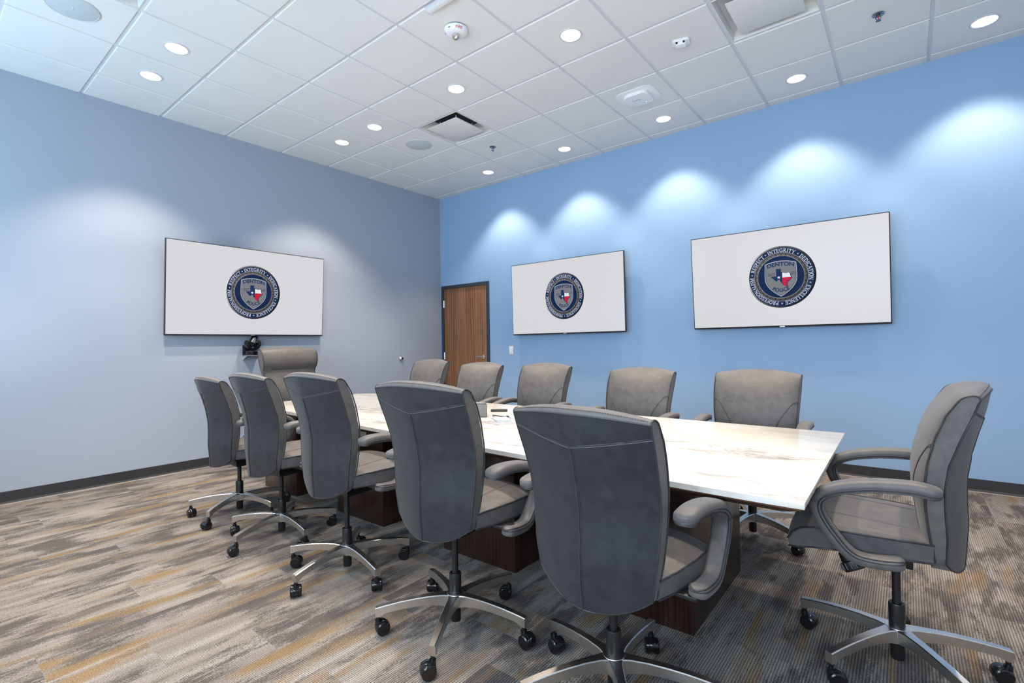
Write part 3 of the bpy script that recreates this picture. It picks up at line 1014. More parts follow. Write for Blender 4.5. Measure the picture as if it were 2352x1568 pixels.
for k in range(6):
    box(bm, -0.055 + k * 0.014, -0.045 + k * 0.014, -0.02 + (k % 3) * 0.006, -0.012 + (k % 3) * 0.006, -0.0348, -0.0335)
obj('maker_mark', bm, M['grey_leather_box'], dome)

def sprinkler(i, j, label):
    x, y = cc(i, j)
    t = thing('fire_sprinkler', label, 'sprinkler', (x, y, H - drop), 0, 'chrome ceiling sprinklers')
    bm = B(); lathe(bm, [(0.038, 0.0), (0.037, -0.004), (0.026, -0.008), (0.018, -0.004), (0.012, -0.004)], 28); obj('escutcheon', bm, M['dark_chrome'], t)
    bm = B()
    cyl(bm, (0, 0, 0.0), (0, 0, -0.014), 0.012, 0.010, 14)
    for s in (-1, 1):
        tube(bm, smooth_path([(s * 0.009, 0, -0.012), (s * 0.015, 0, -0.022), (s * 0.012, 0, -0.034), (0, 0, -0.042)], 4), 0.0028, 8)
    obj('sprinkler_frame', bm, M['dark_chrome'], t)
    bm = B(); cyl(bm, (0, 0, -0.014), (0, 0, -0.040), 0.003, n=10); obj('glass_bulb', bm, M['red'], t)
    bm = B(); lathe(bm, [(0, -0.042), (0.006, -0.043), (0.016, -0.046), (0.0165, -0.047), (0, -0.0455)], 20); obj('deflector', bm, M['dark_chrome'], t)
sprinkler(2, 1, 'chrome ceiling sprinkler right of the middle square air vent')
sprinkler(8, 1, 'chrome ceiling sprinkler at upper right, right of the large square vent')

# ------------------------------------------------------------------ conference table
near = [(1.285, -3.50), (2.15, -3.562), (3.10, -3.635), (3.49, -3.656), (4.46, -3.706), (5.13, -3.740), (5.552, -3.748)]
far = [(5.538, -2.316), (4.473, -2.305), (3.40, -2.300), (2.40, -2.290), (1.36, -2.291)]
outline = [tuple(p) for p in smooth_path([(x, y, 0) for x, y in near], 4)] + [tuple(p) for p in smooth_path([(x, y, 0) for x, y in far], 4)]
outline = [(p[0], p[1]) for p in outline] + [(1.25, -2.40), (1.262, -2.9)]
tcx, tcy = 3.4, -3.0
def inset(poly, d):
    out = []
    n = len(poly)
    for i in range(n):
        a, p, b = Vector(poly[i - 1]), Vector(poly[i]), Vector(poly[(i + 1) % n])
        n1 = Vector((-(p - a).y, (p - a).x)).normalized()
        n2 = Vector((-(b - p).y, (b - p).x)).normalized()
        m = (n1 + n2)
        m = m / max(0.5, m.length) * (1 / max(0.6, m.normalized().dot(n1))) * (m.length / max(0.5, m.length))
        out.append(tuple(p + m.normalized() * d / max(0.5, m.normalized().dot(n1))))
    return out
t = thing('conference_table', 'long conference table with cream veined marble top on dark wood pedestals', 'table', (tcx, tcy, 0))
loc = lambda poly: [(x - tcx, y - tcy) for x, y in poly]
bm = B(); prism(bm, loc(outline), 0.730, 0.750, 0.003); obj('marble_top', bm, M['marble'], t)
bm = B()
a = [bm.verts.new((x, y, 0.7298)) for x, y in loc(inset(outline, 0.010))]
a2 = [bm.verts.new((x, y, 0.722)) for x, y in loc(inset(outline, 0.012))]
b_ = [bm.verts.new((x, y, 0.692)) for x, y in loc(inset(outline, 0.075))]
n = len(a)
for p, q_ in ((a, a2), (a2, b_)):
    for k in range(n):
        bm.faces.new((p[k], p[(k + 1) % n], q_[(k + 1) % n], q_[k]))
bm.faces.new(a); bm.faces.new(b_[::-1])
obj('wood_edging', bm, M['brown_wood'], t)
for x1 in (5.078, 4.118, 2.96, 1.79):
    x0 = x1 - 0.56
    bm = B(); box(bm, x0 - tcx, x1 - tcx, -3.36 - tcy, -2.60 - tcy, 0.0, 0.70, 0.003)
    ped = obj('pedestal', bm, M['dark_wood'], t)
    if x1 == 2.96:
        bm = B(); box(bm, 2.70 - tcx, 2.78 - tcx, -3.366 - tcy, -3.359 - tcy, 0.60, 0.675, 0.002); obj('outlet_plate', bm, M['white_plastic'], ped)

# things on the table
ZT = 0.7502
t = thing('table_caddy', 'dark grey upright box on the marble table, mostly hidden behind a chair', 'box', (3.463, -2.924, ZT), math.radians(41.6))
bm = B()
w_, d_, h_ = 0.06, 0.06, 0.085
for a in ((-w_, -w_ + 0.006, -d_, d_), (w_ - 0.006, w_, -d_, d_), (-w_, w_, -d_, -d_ + 0.006), (-w_, w_, d_ - 0.006, d_)):
    box(bm, *a, 0.0, h_, 0.001)
box(bm, -w_, w_, -d_, d_, 0.0, 0.005)
obj('box_shell', bm, M['grey_leather_box'], t)
bm = B(); box(bm, -0.002, 0.002, -d_ + 0.006, d_ - 0.006, 0.005, h_ - 0.01); obj('divider', bm, M['grey_leather_box'], t)
def cable(label, pts, r, name='cable'):
    bm = B(); tube(bm, smooth_path(pts, 8), r, 8)
    return tag(obj(name, bm, M['black'], smooth=60), label, 'cable')
def pen_bowl():
    t = thing('remote_control', 'flat dark remote control lying right of the grey box on the marble table', 'remote control', (3.425, -2.655, ZT), math.radians(35))
    bm = B(); box(bm, -0.062, 0.062, -0.020, 0.020, 0.0, 0.016, 0.007, seg=3); obj('remote_body', bm, M['black'], t)
    bm = B()
    for k in range(5):
        for q in (-0.01, 0.01):
            cyl(bm, (-0.045 + k * 0.02, q, 0.0155), (-0.045 + k * 0.02, q, 0.0175), 0.004, n=10)
    obj('buttons', bm, M['grey_leather_box'], t)
pen_bowl()
cable('short black cable with a curled end beside the grey box and notepads on the table', [(3.54, -2.86, ZT + 0.004), (3.60, -2.90, ZT + 0.012), (3.655, -2.885, ZT + 0.008), (3.67, -2.85, ZT + 0.004), (3.64, -2.83, ZT + 0.004)], 0.004)
bm = B()
pts = [(2.76 + (0.055 + 0.006 * math.sin(3.1 * k)) * math.cos(k * 2 * PI / 14), -3.13 + (0.05 + 0.005 * math.cos(2.3 * k)) * math.sin(k * 2 * PI / 14), ZT + 0.005 + 0.009 * (k // 14) + 0.002 * math.sin(k)) for k in range(56)]
tube(bm, smooth_path(pts + [(2.70, -3.02, ZT + 0.006), (2.80, -2.94, ZT + 0.005)], 3), 0.0045, 8)
tag(obj('coiled_cable', bm, M['black'], smooth=60), 'coil of black cable lying on the marble table, left of the fourth near chair', 'cable')
def notepad(label, x, y, z, rot, w, d):
    t = thing('notepad', label, 'notepad', (x, y, z), rot, 'notepads on the table')
    bm = B(); box(bm, -w / 2 + 0.002, w / 2 - 0.002, -d / 2 + 0.002, d / 2 - 0.002, 0.002, 0.009); obj('pages', bm, M['paper'], t)
    bm = B()
    box(bm, -w / 2, w / 2, -d / 2, d / 2, 0.0, 0.002); box(bm, -w / 2, w / 2, -d / 2, d / 2, 0.009, 0.011); box(bm, -w / 2, -w / 2 + 0.003, -d / 2, d / 2, 0.001, 0.010)
    obj('cover', bm, M['blue_card'], t)
notepad('pale blue notepad lying flat on the marble table, nearer the camera', 3.715, -2.975, ZT, math.radians(52), 0.10, 0.15)
notepad('second pale notepad just behind the nearer notepad on the marble table', 3.725, -2.83, ZT, math.radians(47), 0.10, 0.13)

# ------------------------------------------------------------------ chairs
# half width of the back against height, front and rear edge depth (y) against height
WT = [(0.42, 0.200), (0.47, 0.212), (0.60, 0.232), (0.80, 0.250), (0.95, 0.258), (1.10, 0.262)]
YF = [(0.40, -0.112), (0.46, -0.104), (0.518, -0.097), (0.581, -0.088), (0.666, -0.079), (0.754, -0.078), (0.82, -0.085), (0.909, -0.106), (0.984, -0.134), (1.038, -0.168), (1.064, -0.190), (1.11, -0.232)]
YR = [(0.40, -0.128), (0.48, -0.132), (0.571, -0.136), (0.655, -0.131), (0.74, -0.130), (0.819, -0.141), (0.907, -0.170), (0.994, -0.203), (1.058, -0.224), (1.11, -0.242)]
BULF = [(0.42, 0.010), (0.55, 0.024), (0.75, 0.031), (0.95, 0.026), (1.03, 0.014), (1.09, 0.0)]
BULR = [(0.40, 0.066), (0.60, 0.072), (0.80, 0.078), (0.95, 0.066), (1.06, 0.050)]
class Back:
    def __init__(s, top=1.093, tall=False):
        s.top, s.tall = top, tall
    def hw(s, z):
        if s.tall:
            return interp([(0.42, 0.21), (0.6, 0.255), (0.8, 0.282), (0.98, 0.283), (1.05, 0.296), (1.15, 0.305), (1.22, 0.303), (1.28, 0.292)], z)
        return interp(WT, z)
    def ztop(s, u):
        return s.top - 0.034 * abs(u) ** 2.2
    def zbot(s, u):
        return 0.420 + 0.068 * abs(u) ** 3
    def yf(s, z, u):
        if s.tall:
            y = interp([(0.40, -0.112), (0.518, -0.097), (0.666, -0.079), (0.80, -0.092), (0.95, -0.140), (0.99, -0.158), (1.005, -0.176), (1.018, -0.160), (1.04, -0.138), (1.10, -0.124), (1.17, -0.134), (1.23, -0.165), (1.28, -0.215)], z)
            return y + interp([(0.42, 0.01), (0.7, 0.03), (0.95, 0.015), (1.1, 0.012), (1.27, 0.0)], z) * (1 - abs(u) ** 3.0)
        return interp(YF, z) + interp(BULF, z) * (1 - abs(u) ** 3.2)
    def yr(s, z, u):
        if s.tall:
            y = interp([(0.40, -0.13), (0.655, -0.131), (0.82, -0.15), (1.0, -0.205), (1.17, -0.235), (1.28, -0.252)], z)
            return y - 0.05 * (1 - abs(u) ** 1.5)
        return interp(YR, z) - interp(BULR, z) * (1 - abs(u) ** 1.35)
    def zrear(s, u):
        return s.ztop(u) - 0.034 * (1 - 0.45 * abs(u) ** 3)
    def point(s, u, tt, front):
        zb = s.zbot(u)
        if not front:
            z = zb + tt * (s.zrear(u) - zb)
            return Vector((u * s.hw(z), s.yr(z, u), z))
        zt = s.ztop(u)
        zc = zt - (0.060 if s.tall else 0.046) * (1 - 0.45 * abs(u) ** 3)
        TC = 0.80
        if tt <= TC:
            z = zb + tt / TC * (zc - zb)
            return Vector((u * s.hw(z), s.yf(z, u), z))
        f = (tt - TC) / (1 - TC)
        zr = s.zrear(u)
        dy = (s.yf(zc, u) - s.yf(zc - 0.01, u)) / 0.01
        hgt = (zt - zc) * 0.85
        a = (s.yf(zc, u), zc)
        d_ = (s.yr(zr, u), zr)
        b = (a[0] + max(-1.0, dy) * hgt, zc + hgt)
        c = (d_[0] + 0.002, zt + (zt - zc) * 0.10)
        g = 1 - f
        y = g ** 3 * a[0] + 3 * g * g * f * b[0] + 3 * g * f * f * c[0] + f ** 3 * d_[0]
        z = g ** 3 * a[1] + 3 * g * g * f * b[1] + 3 * g * f * f * c[1] + f ** 3 * d_[1]
        return Vector((u * s.hw(z), y, z))
def backrest_bm(bk, part):
    """part 'body': front cushion, gussets, underside; part 'rear': the rear panel"""
    bm = B()
    NU, NZ = 20, 30
    us = [-1 + 2 * k / NU for k in range(NU + 1)]
    us = [math.copysign(abs(u) ** 0.85, u) for u in us]
    ts = [k / NZ for k in range(NZ + 1)]
    ts = [0.8 * k / 20 for k in range(21)] + [0.8 + 0.2 * k / 10 for k in range(1, 11)]
    def pos(u, tt, front):
        p = bk.point(u, tt, front)
        if front and part == 'body':
            e = max(0.0, abs(u) - 0.93) / 0.07
            p.y -= 0.006 * e * e * (1 if tt < 0.8 else 0)
        return p
    G = {}
    for side in (True, False):
        for i, u in enumerate(us):
            for j, tt in enumerate(ts):
                if not side and j == NZ:
                    G[(side, i, j)] = G.get((True, i, j)) if part == 'body' else bm.verts.new(pos(u, tt, True))
                else:
                    if part == 'body' or not side:
                        p = pos(u, tt, side)
                        if part == 'body' and not side:
                            p.y += 0.004
                        G[(side, i, j)] = bm.verts.new(p)
    sides = (True, False) if part == 'body' else (False,)
    for side in sides:
        for i in range(NU):
            for j in range(NZ):
                q = [G[(side, i, j)], G[(side, i + 1, j)], G[(side, i + 1, j + 1)], G[(side, i, j + 1)]]
                if len(set(q)) == 4:
                    bm.faces.new(q)
    if part == 'body':
        for i in (0, NU):           # side gussets
            for j in range(NZ):
                q = [G[(True, i, j)], G[(True, i, j + 1)], G[(False, i, j + 1)], G[(False, i, j)]]
                q = list(dict.fromkeys(q))
                if len(q) >= 3:
                    bm.faces.new(q)
        for i in range(NU):         # underside
            bm.faces.new([G[(True, i, 0)], G[(True, i + 1, 0)], G[(False, i + 1, 0)], G[(False, i, 0)]])
    return bm
def on_back(bk, u, z, front, off=0.0015):
    x = u * bk.hw(z)
    if front:
        return (x, bk.yf(z, u) + off, z)
    return (x, bk.yr(z, u) - off, z)

def chair_meshes():
    D = {}
    for key, bk in (('std', Back()), ('tall', Back(1.272, True))):
        D['back_' + key] = mesh_of('backrest', backrest_bm(bk, 'body'), M['leather'], 50)
        D['rear_' + key] = mesh_of('rear_panel', backrest_bm(bk, 'rear'), M['leather_rear'], 50)
        # piping: two gusset edges, the top edge, the bottom edge
        bm = B()
        for s in (-1, 1):
            tube(bm, [bk.point(s, k / 40, True) for k in range(41)], 0.0032, 6)
            tube(bm, [bk.point(s, k / 26, False) for k in range(27)], 0.0028, 6)
        tube(bm, [bk.point(-1 + 2 * k / 24, 1.0, False) for k in range(25)], 0.0028, 6)
        tube(bm, [bk.point(-1 + 2 * k / 24, 0.0, False) for k in range(25)], 0.0028, 6)
        D['pipe_' + key] = mesh_of('piping', bm, M['piping'], 60)
        # rear seams: the yoke line and the centre seam
        bm = B()
        zy = 0.955 if key == 'std' else 1.10
        tube(bm, [on_back(bk, u, zy + 0.045 * abs(u) ** 1.2 * (1 if key == 'std' else 0.4), False, 0.0004) for u in [-1 + 2 * k / 30 for k in range(31)]], 0.0026, 6)
        tube(bm, [on_back(bk, 0.0, bk.zbot(0) + (zy - bk.zbot(0)) * k / 24, False, -0.0002) for k in range(25)], 0.0034, 6)
        for off in (0.0048,):
            tube(bm, [on_back(bk, u, zy - off + 0.045 * abs(u) ** 1.2 * (1 if key == 'std' else 0.4), False, 0.0002) for u in [-1 + 2 * k / 30 for k in range(31)]], 0.0014, 5, mi=1)  # pale line paints in the highlight below the yoke seam
        for k in range(70):        # row of stitches beside the centre seam
            z0_ = bk.zbot(0.035) + 0.006 + (zy - bk.zbot(0) - 0.01) * k / 70
            tube(bm, [on_back(bk, 0.035, z0_, False, 0.0002), on_back(bk, 0.035, z0_ + 0.0042, False, 0.0002)], 0.0010, 4)
        for k in range(64):        # and along the top edge
            u0_ = -0.97 + 1.94 * k / 64
            tube(bm, [bk.point(u0_, 0.965, True), bk.point(u0_ + 0.019, 0.965, True)], 0.0011, 4)
        D['seam_' + key] = mesh_of('rear_seam', bm, [M['piping'], M['stitch_and_highlight']], 60)
        # front decorative seams, curving in from both edges to the lower middle
        bm = B()
        for s in (-1, 1):
            for off in (0.0, 0.007):
                pth = smooth_path([(s * 0.985, 0.890 - off, 0), (s * 0.85, 0.868 - off, 0), (s * (0.64 + off), 0.785 - off, 0), (s * (0.53 + off), 0.71, 0), (s * (0.475 + off), 0.63, 0), (s * (0.45 + off), 0.50, 0)], 6)
                tube(bm, [on_back(bk, p[0], p[1], True, 0.0002) for p in pth], 0.0012, 5)
        D['fseam_' + key] = mesh_of('front_seam', bm, M['piping'], 60)
    # seat -----------------------------------------------------------
    ZS = [(-0.10, 0.545), (-0.05, 0.549), (0.05, 0.551), (0.16, 0.550), (0.24, 0.545), (0.285, 0.532), (0.315, 0.508), (0.330, 0.480)]
    ZBt = [(-0.10, 0.482), (0.0, 0.482), (0.15, 0.478), (0.25, 0.466), (0.30, 0.452), (0.33, 0.450)]
    WS = [(-0.10, 0.225), (-0.02, 0.245), (0.10, 0.258), (0.22, 0.255), (0.29, 0.243), (0.33, 0.232)]
    CR = [(-0.10, 0.012), (0.05, 0.020), (0.18, 0.030), (0.26, 0.034), (0.31, 0.030), (0.335, 0.012)]
    bm = B()
    NYs, NUs = 26, 16
    ys = [-0.10 + 0.43 * k / NYs for k in range(NYs + 1)]
    top, botm = [], []
    for y in ys:
        w = interp(WS, y)
        row, rb_ = [], []
        for k in range(NUs + 1):
            u = -1 + 2 * k / NUs
            ff = 0.010 * (1 - u * u) if y > 0.2 else 0
            ff *= max(0, (y - 0.2) / 0.13)
            row.append(bm.verts.new((u * w, y + ff, interp(ZS, y) + interp(CR, y) * (1 - abs(u) ** 3))))
            rb_.append(bm.verts.new((u * (w - 0.008), y + ff - 0.004 * (y > 0.3), interp(ZBt, y))))
        top.append(row); botm.append(rb_)
    for i in range(NYs):
        for k in range(NUs):
            bm.faces.new((top[i][k], top[i][k + 1], top[i + 1][k + 1], top[i + 1][k]))
            bm.faces.new((botm[i][k], botm[i + 1][k], botm[i + 1][k + 1], botm[i][k + 1]))
        bm.faces.new((top[i][0], top[i + 1][0], botm[i + 1][0], botm[i][0]))
        bm.faces.new((top[i][-1], botm[i][-1], botm[i + 1][-1], top[i + 1][-1]))
    for k in range(NUs):
        bm.faces.new((top[0][k], botm[0][k], botm[0][k + 1], top[0][k + 1]))
        bm.faces.new((top[-1][k], top[-1][k + 1], botm[-1][k + 1], botm[-1][k]))
    D['seat'] = mesh_of('seat', bm, M['leather'], 50)
    def on_seat(x, y):
        w = interp(WS, y); u = x / w
        ff = 0.010 * (1 - u * u) * max(0, (y - 0.2) / 0.13)
        return (x, y + ff, interp(ZS, y) + interp(CR, y) * (1 - min(1, abs(u)) ** 3) + 0.0004)
    bm = B()
    for s in (-1, 1):
        tube(bm, [(s * (interp(WS, y) + 0.001), y, interp(ZS, y)) for y in ys], 0.0038, 6)
        tube(bm, [(s * (interp(WS, y) - 0.006), y, interp(ZBt, y)) for y in ys], 0.0034, 6)
    tube(bm, [(u * (interp(WS, -0.10)), -0.10, interp(ZS, -0.10) + interp(CR, -0.10) * (1 - abs(u) ** 3)) for u in [-1 + k / 8 for k in range(17)]], 0.0038, 6)
    D['seat_pipe'] = mesh_of('seat_piping', bm, M['piping'], 60)
    bm = B()
    for s in (-1, 1):
        for off in (0.0, 0.008):
            tube(bm, [on_seat(s * (0.125 + off), y) for y in [-0.09 + 0.33 * k / 16 for k in range(17)]], 0.0011, 5)
            tube(bm, [on_seat(*p[:2]) for p in smooth_path([(s * 0.245, 0.20 + off, 0), (s * 0.19, 0.225 + off, 0), (s * 0.10, 0.245 + off, 0), (0, 0.252 + off, 0)], 5)], 0.0011, 5)
    D['seat_seam'] = mesh_of('seat_stitching', bm, M['stitch_and_highlight'], 60)
    # armrest loop: swept rounded section along a path in the y-z plane
    PATH = [(-0.094, 0.7535), (-0.070, 0.758), (-0.035, 0.760), (0.03, 0.756), (0.09, 0.747), (0.15, 0.732), (0.19, 0.714), (0.215, 0.692), (0.226, 0.664), (0.220, 0.632), (0.200, 0.592), (0.172, 0.553), (0.145, 0.520), (0.118, 0.500), (0.085, 0.493), (0.04, 0.494), (0.015, 0.497), (0.002, 0.499)]
    pp = [(p[0], p[1]) for p in smooth_path([(0, a, b) for a, b in PATH], 3) for p in [(p.y, p.z)]]
    TH = 0.0215
    def arm(s):
        bm = B()
        n = len(pp)
        rings = []
        K = 16
        caps = (1.0, 0.97, 0.90, 0.78, 0.60, 0.35)
        stations = [(0, -c_) for c_ in caps] + [(i, 0.0) for i in range(n)] + [(n - 1, c_) for c_ in caps[::-1]]
        for i, c_ in stations:
            p = pp[i]
            a = pp[max(0, i - 1)]; b = pp[min(n - 1, i + 1)]
            ty, tz = b[0] - a[0], b[1] - a[1]
            d = math.hypot(ty, tz); ty /= d; tz /= d
            ny_, nz_ = -tz, ty
            fr = i / (n - 1)
            q = max(0.06, math.sqrt(max(0.0, 1 - c_ * c_)))
            wx = (0.035 if fr < 0.45 else 0.031) * q
            th = TH * (1.0 if fr < 0.5 else 0.92) * q ** 0.5
            p = (p[0] + ty * c_ * 0.026, p[1] + tz * c_ * 0.026)
            ring = []
            for k in range(K):
                t_ = 2 * PI * k / K
                cx_ = math.copysign(abs(math.cos(t_)) ** 0.62, math.cos(t_))
                cz_ = math.copysign(abs(math.sin(t_)) ** 0.62, math.sin(t_))
                ring.append(bm.verts.new((s * 0.303 + wx * cx_, p[0] + ny_ * th * cz_, p[1] + nz_ * th * cz_)))
            rings.append(ring)
        for a, b in zip(rings, rings[1:]):
            for k in range(K):
                bm.faces.new((a[k], a[(k + 1) % K], b[(k + 1) % K], b[k]))
        bm.faces.new(rings[0][::-1]); bm.faces.new(rings[-1])
        return bm
    def arm_pipe(s):
        bm = B()
        n = len(pp)
        for lev in (0.35, 0.80):
            loop_ = []
            caps = (0.35, 0.60, 0.78, 0.90, 0.97)
            fwd = [(0, -c_, 1) for c_ in caps[::-1]] + [(i, 0.0, 1) for i in range(n)] + [(n - 1, c_, 1) for c_ in caps]
            for i, c_, side in fwd + [(a, b, -1) for a, b, _ in fwd[::-1]]:
                p = pp[i]
                a = pp[max(0, i - 1)]; b = pp[min(n - 1, i + 1)]
                ty, tz = b[0] - a[0], b[1] - a[1]
                d = math.hypot(ty, tz); ty /= d; tz /= d
                fr = i / (n - 1)
                q = math.sqrt(max(0.0, 1 - c_ * c_))
                wx = (0.035 if fr < 0.45 else 0.031) * q * (0.985 if lev < 0.5 else 0.86)
                th = TH * (1.0 if fr < 0.5 else 0.92) * q ** 0.5
                loop_.append((s * 0.303 + side * wx, p[0] + ty * c_ * 0.026 + tz * th * lev, p[1] + tz * c_ * 0.026 - ty * th * lev))
            tube(bm, loop_, 0.0026, 5, closed=True)
        return bm
    for nm, s in (('r', 1), ('l', -1)):
        D['arm_' + nm] = mesh_of('armrest', arm(s), M['leather'], 60)
        D['armp_' + nm] = mesh_of('armrest_piping', arm_pipe(s), M['piping'], 60)
    # mechanism, tilt knob
    bm = B()
    box(bm, -0.30, 0.30, -0.01, 0.05, 0.466, 0.480, 0.003)
    box(bm, -0.11, 0.11, -0.08, 0.17, 0.446, 0.484, 0.008)
    prism(bm, [(-0.085, -0.05), (0.085, -0.05), (0.07, 0.12), (-0.07, 0.12)], 0.395, 0.45, 0.01)
    prism(bm, [(-0.05, -0.075), (-0.02, 0.42), (0.0, 0.0)], -0.001, 0.001) if False else None
    box(bm, -0.045, 0.045, -0.165, -0.03, 0.440, 0.460, 0.004)
    box(bm, -0.045, 0.045, -0.185, -0.150, 0.440, 0.560, 0.004)
    D['mech'] = mesh_of('seat_mechanism', bm, M['black'])
    KN = Matrix.Translation((-0.13, 0.12, 0.372)) @ Matrix.Rotation(-0.5, 4, 'X') @ Matrix.Rotation(0.25, 4, 'Y') @ Matrix.Scale(1.15, 4)
    bm = B()
    lathe(bm, [(0, 0.0), (0.030, 0.0), (0.033, 0.006), (0.033, 0.028), (0.027, 0.032), (0.024, 0.06)], 20, KN)
    for k in range(14):
        a = 2 * PI * k / 14
        cyl(bm, KN @ Vector((0.033 * math.cos(a), 0.033 * math.sin(a), 0.007)), KN @ Vector((0.033 * math.cos(a), 0.033 * math.sin(a), 0.027)), 0.003, n=6)
    D['knob'] = mesh_of('tension_knob', bm, M['black'])
    # gas column
    bm = B(); cyl(bm, (0, 0, 0.20), (0, 0, 0.455), 0.0140, n=20); D['rod'] = mesh_of('gas_rod', bm, M['black'])
    bm = B()
    lathe(bm, [(0.0, 0.030), (0.021, 0.030), (0.0225, 0.034), (0.0225, 0.11), (0.0255, 0.12), (0.0262, 0.236), (0.0245, 0.241), (0.016, 0.241), (0.0145, 0.236)], 24)
    D['sleeve'] = mesh_of('column_sleeve', bm, M['black'])
    # five-star base
    bm = B()
    prof_top = [(0.026, 0.152), (0.06, 0.1535), (0.12, 0.152), (0.18, 0.1475), (0.24, 0.1405), (0.30, 0.1305), (0.344, 0.1215)]
    prof_bot = [(0.026, 0.100), (0.06, 0.108), (0.12, 0.1145), (0.18, 0.113), (0.24, 0.107), (0.285, 0.101), (0.308, 0.095), (0.324, 0.083), (0.344, 0.083)]
    rs = [0.026, 0.045, 0.06, 0.09, 0.12, 0.15, 0.18, 0.21, 0.24, 0.27, 0.288, 0.304, 0.316, 0.326, 0.344]
    for kleg in range(5):
        A = Matrix.Rotation(2 * PI * kleg / 5, 4, 'Z')
        rows = []
        for r_ in rs:
            w = interp([(0.026, 0.026), (0.06, 0.0195), (0.12, 0.0165), (0.24, 0.0150), (0.344, 0.0140)], r_)
            zt, zb = interp(prof_top, r_), interp(prof_bot, r_)
            c_ = 0.0032
            ring = [(w, zb), (w, zt - c_), (w - c_, zt), (-w + c_, zt), (-w, zt - c_), (-w, zb)]
            rows.append([bm.verts.new(A @ Vector((r_, yy, zz))) for yy, zz in ring])
        for a, b in zip(rows, rows[1:]):
            for k in range(6):
                bm.faces.new((a[k], a[(k + 1) % 6], b[(k + 1) % 6], b[k]))
        bm.faces.new(rows[-1]); bm.faces.new(rows[0][::-1])
    lathe(bm, [(0.0235, 0.098), (0.036, 0.098), (0.042, 0.104), (0.042, 0.147), (0.038, 0.1535), (0.0235, 0.1535)], 30)
    D['star'] = mesh_of('star_base', bm, M['steel'], 40)
    # caster: hood and stem, two wheels; stem at origin, wheels trail behind along -x
    bm = B()
    cyl(bm, (0, 0, 0.052), (0, 0, 0.084), 0.0085, n=12)
    pts = [(-0.018 + 0.031 * math.cos(math.radians(a)), 0.0305 + 0.031 * math.sin(math.radians(a))) for a in range(-15, 196, 15)]
    prism(bm, pts, -0.013, 0.013, 0.002, mat=Matrix(((1, 0, 0, 0), (0, 0, 1, 0), (0, 1, 0, 0), (0, 0, 0, 1))))
    cyl(bm, (0.0, 0, 0.045), (0, 0, 0.066), 0.013, n=14)
    D['hood'] = mesh_of('caster_wheel', bm, M['black_gloss'])
    bm = B()
    lathe(bm, [(0, 0.012), (0.013, 0.013), (0.020, 0.0115), (0.024, 0.0125), (0.0285, 0.009), (0.0295, 0.004), (0.0295, -0.004), (0.026, -0.009), (0, -0.009)], 28, Matrix.Rotation(PI / 2, 4, 'X'))
    D['wheel'] = mesh_of('wheel', bm, M['black_gloss'], 30)
    return D
D = chair_meshes()

def build_chair(name, kind, label, x, y, th, h, base_deg, seed, group, arm=0.0):
    """th: way the chair faces (0 = +y); h: seat height offset; base_deg: direction of one foot"""
    rnd = random.Random(seed)
    t = thing(name, label, 'chair', (x, y, 0), th, group)
    k = 'tall' if kind == 'tall' else 'std'
    u = (0, 0, h)
    st = obj_from('seat', D['seat'], t, u)
    obj_from('seat_piping', D['seat_pipe'], st); obj_from('seat_stitching', D['seat_seam'], st)
    bk = obj_from('backrest', D['back_' + k], t, u)
    obj_from('rear_panel', D['rear_' + k], bk); obj_from('piping', D['pipe_' + k], bk)
    obj_from('rear_seam', D['seam_' + k], bk); obj_from('front_seam', D['fseam_' + k], bk)
    for s in ('r', 'l'):
        a = obj_from('armrest', D['arm_' + s], t, (0, 0, h + arm))
        obj_from('armrest_piping', D['armp_' + s], a)
    mech = obj_from('seat_mechanism', D['mech'], t, u)
    obj_from('tension_knob', D['knob'], mech)
    obj_from('gas_rod', D['rod'], t, u)
    obj_from('column_sleeve', D['sleeve'], t)
    br = math.radians(base_deg) - th
    obj_from('star_base', D['star'], t, (0, 0, 0), br)
    for q in range(5):
        a = br + 2 * PI * q / 5
        sw = rnd.uniform(-1.0, 1.0) + a + (0.0 if rnd.random() < 0.6 else PI * 0.6)
        c = obj_from('caster', D['hood'], t, (0.334 * math.cos(a), 0.334 * math.sin(a), 0), sw)
        for s in (-1, 1):
            w = obj_from('wheel', D['wheel'], c, (-0.018, s * 0.0145, 0.0297), 0 if s < 0 else PI)
    return t
R = math.radians
NEAR, FAR = 'chairs along the near side of the table', 'chairs along the far side of the table'
build_chair('conference_chair', 'std', 'grey leather swivel chair nearest the camera, largest back in front of the table', 4.979, -3.890, R(-2.9), -0.032, 19, 1, NEAR)
build_chair('conference_chair', 'std', 'grey leather swivel chair seen from behind, left of the nearest chair in the near row', 4.220, -3.915, R(1.5), 0.023, 12, 2, NEAR, -0.036)
build_chair('conference_chair', 'std', 'grey leather swivel chair seen from behind, middle of the five along the near side', 3.348, -3.892, R(0.2), 0.036, 64, 3, NEAR, -0.022)
build_chair('conference_chair', 'std', 'grey leather swivel chair seen from behind, second from the left in the near row', 2.531, -3.855, R(-0.9), 0.011, 69, 4, NEAR)
build_chair('conference_chair', 'std', 'grey leather swivel chair seen from behind, leftmost in the near row by the left wall', 1.815, -3.823, R(-2.9), -0.033, 15, 5, NEAR)
build_chair('conference_chair', 'std', 'grey leather swivel chair across the table, just left of the wooden door', 1.800, -2.045, R(177.5), 0.020, 30, 6, FAR, -0.012)
build_chair('conference_chair', 'std', 'grey leather swivel chair across the table, directly below the door handle', 2.556, -2.075, R(178.9), -0.004, 8, 7, FAR, -0.006)
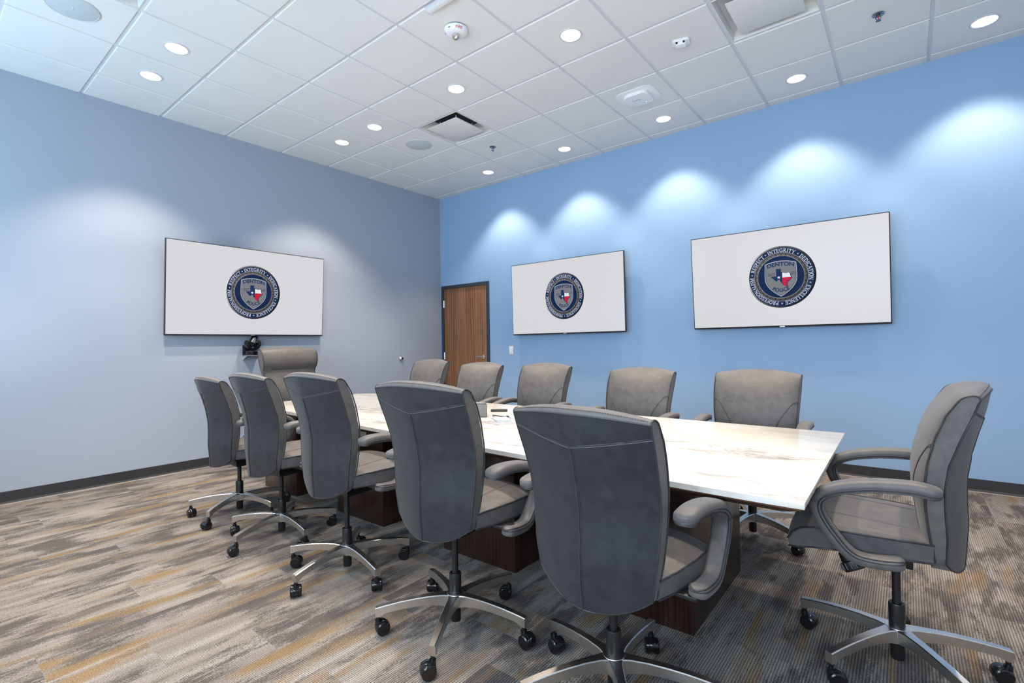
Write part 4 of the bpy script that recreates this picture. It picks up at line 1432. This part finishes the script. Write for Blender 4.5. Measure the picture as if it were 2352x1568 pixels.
build_chair('conference_chair', 'std', 'grey leather swivel chair across the table, under the middle wall screen', 3.312, -2.080, R(175.5), -0.002, 55, 8, FAR, -0.008)
build_chair('conference_chair', 'std', 'grey leather swivel chair across the table, between the two screens of the right wall', 4.211, -2.110, R(175.5), -0.024, 20, 9, FAR)
build_chair('conference_chair', 'std', 'grey leather swivel chair across the table, under the right-hand large screen', 5.014, -2.040, R(180.5), -0.028, 43, 10, FAR)
build_chair('conference_chair', 'std', 'grey leather swivel chair seen side-on at the right end of the table', 5.756, -3.083, R(91.4), 0.008, 20, 11, 'chairs at the table ends', -0.012)
build_chair('executive_chair', 'tall', 'taller grey leather chair with rolled headrest at the far left table end', 0.79, -2.80, R(-88), 0.0, 40, 12, 'chairs at the table ends')

# ------------------------------------------------------------------ light
def area(name, loc, rot, sx, sy, power, color):
    l = bpy.data.lights.new(name, 'AREA')
    l.shape = 'RECTANGLE'
    l.size, l.size_y = sx, sy
    l.energy = power
    l.color = color
    o = bpy.data.objects.new(name, l)
    COL.objects.link(o)
    o.location = loc
    o.rotation_euler = rot
    return o
for (x0, x1, z0, z1), pw, up in zip(WINS, (62, 125), (0.6, 0.0)):  # added fill at the unseen windows, one tilted up to brighten the ceiling
    area('window_daylight', ((x0 + x1) / 2, YMIN + 0.02, (z0 + z1) / 2), (PI / 2 + up, 0, 0), x1 - x0 - 0.1, z1 - z0 - 0.1, pw, ((0.48, 0.77, 1.0) if up else (0.72, 0.86, 1.0)))

w = bpy.data.worlds.new('daylight')
scene.world = w
w.use_nodes = True
bg = w.node_tree.nodes['Background']
bg.inputs[0].default_value = (0.55, 0.75, 1.0, 1)
bg.inputs[1].default_value = 1.0

scene.view_settings.view_transform = 'Standard'
scene.view_settings.look = 'None'
scene.view_settings.gamma = 1.0
scene.view_settings.exposure = 0.27
scene.view_settings.use_curve_mapping = False
cy = scene.cycles
cy.max_bounces = 8
cy.diffuse_bounces = 5
cy.glossy_bounces = 4
cy.caustics_reflective = False
cy.caustics_refractive = False
cy.sample_clamp_indirect = 6.0
cy.use_denoising = True
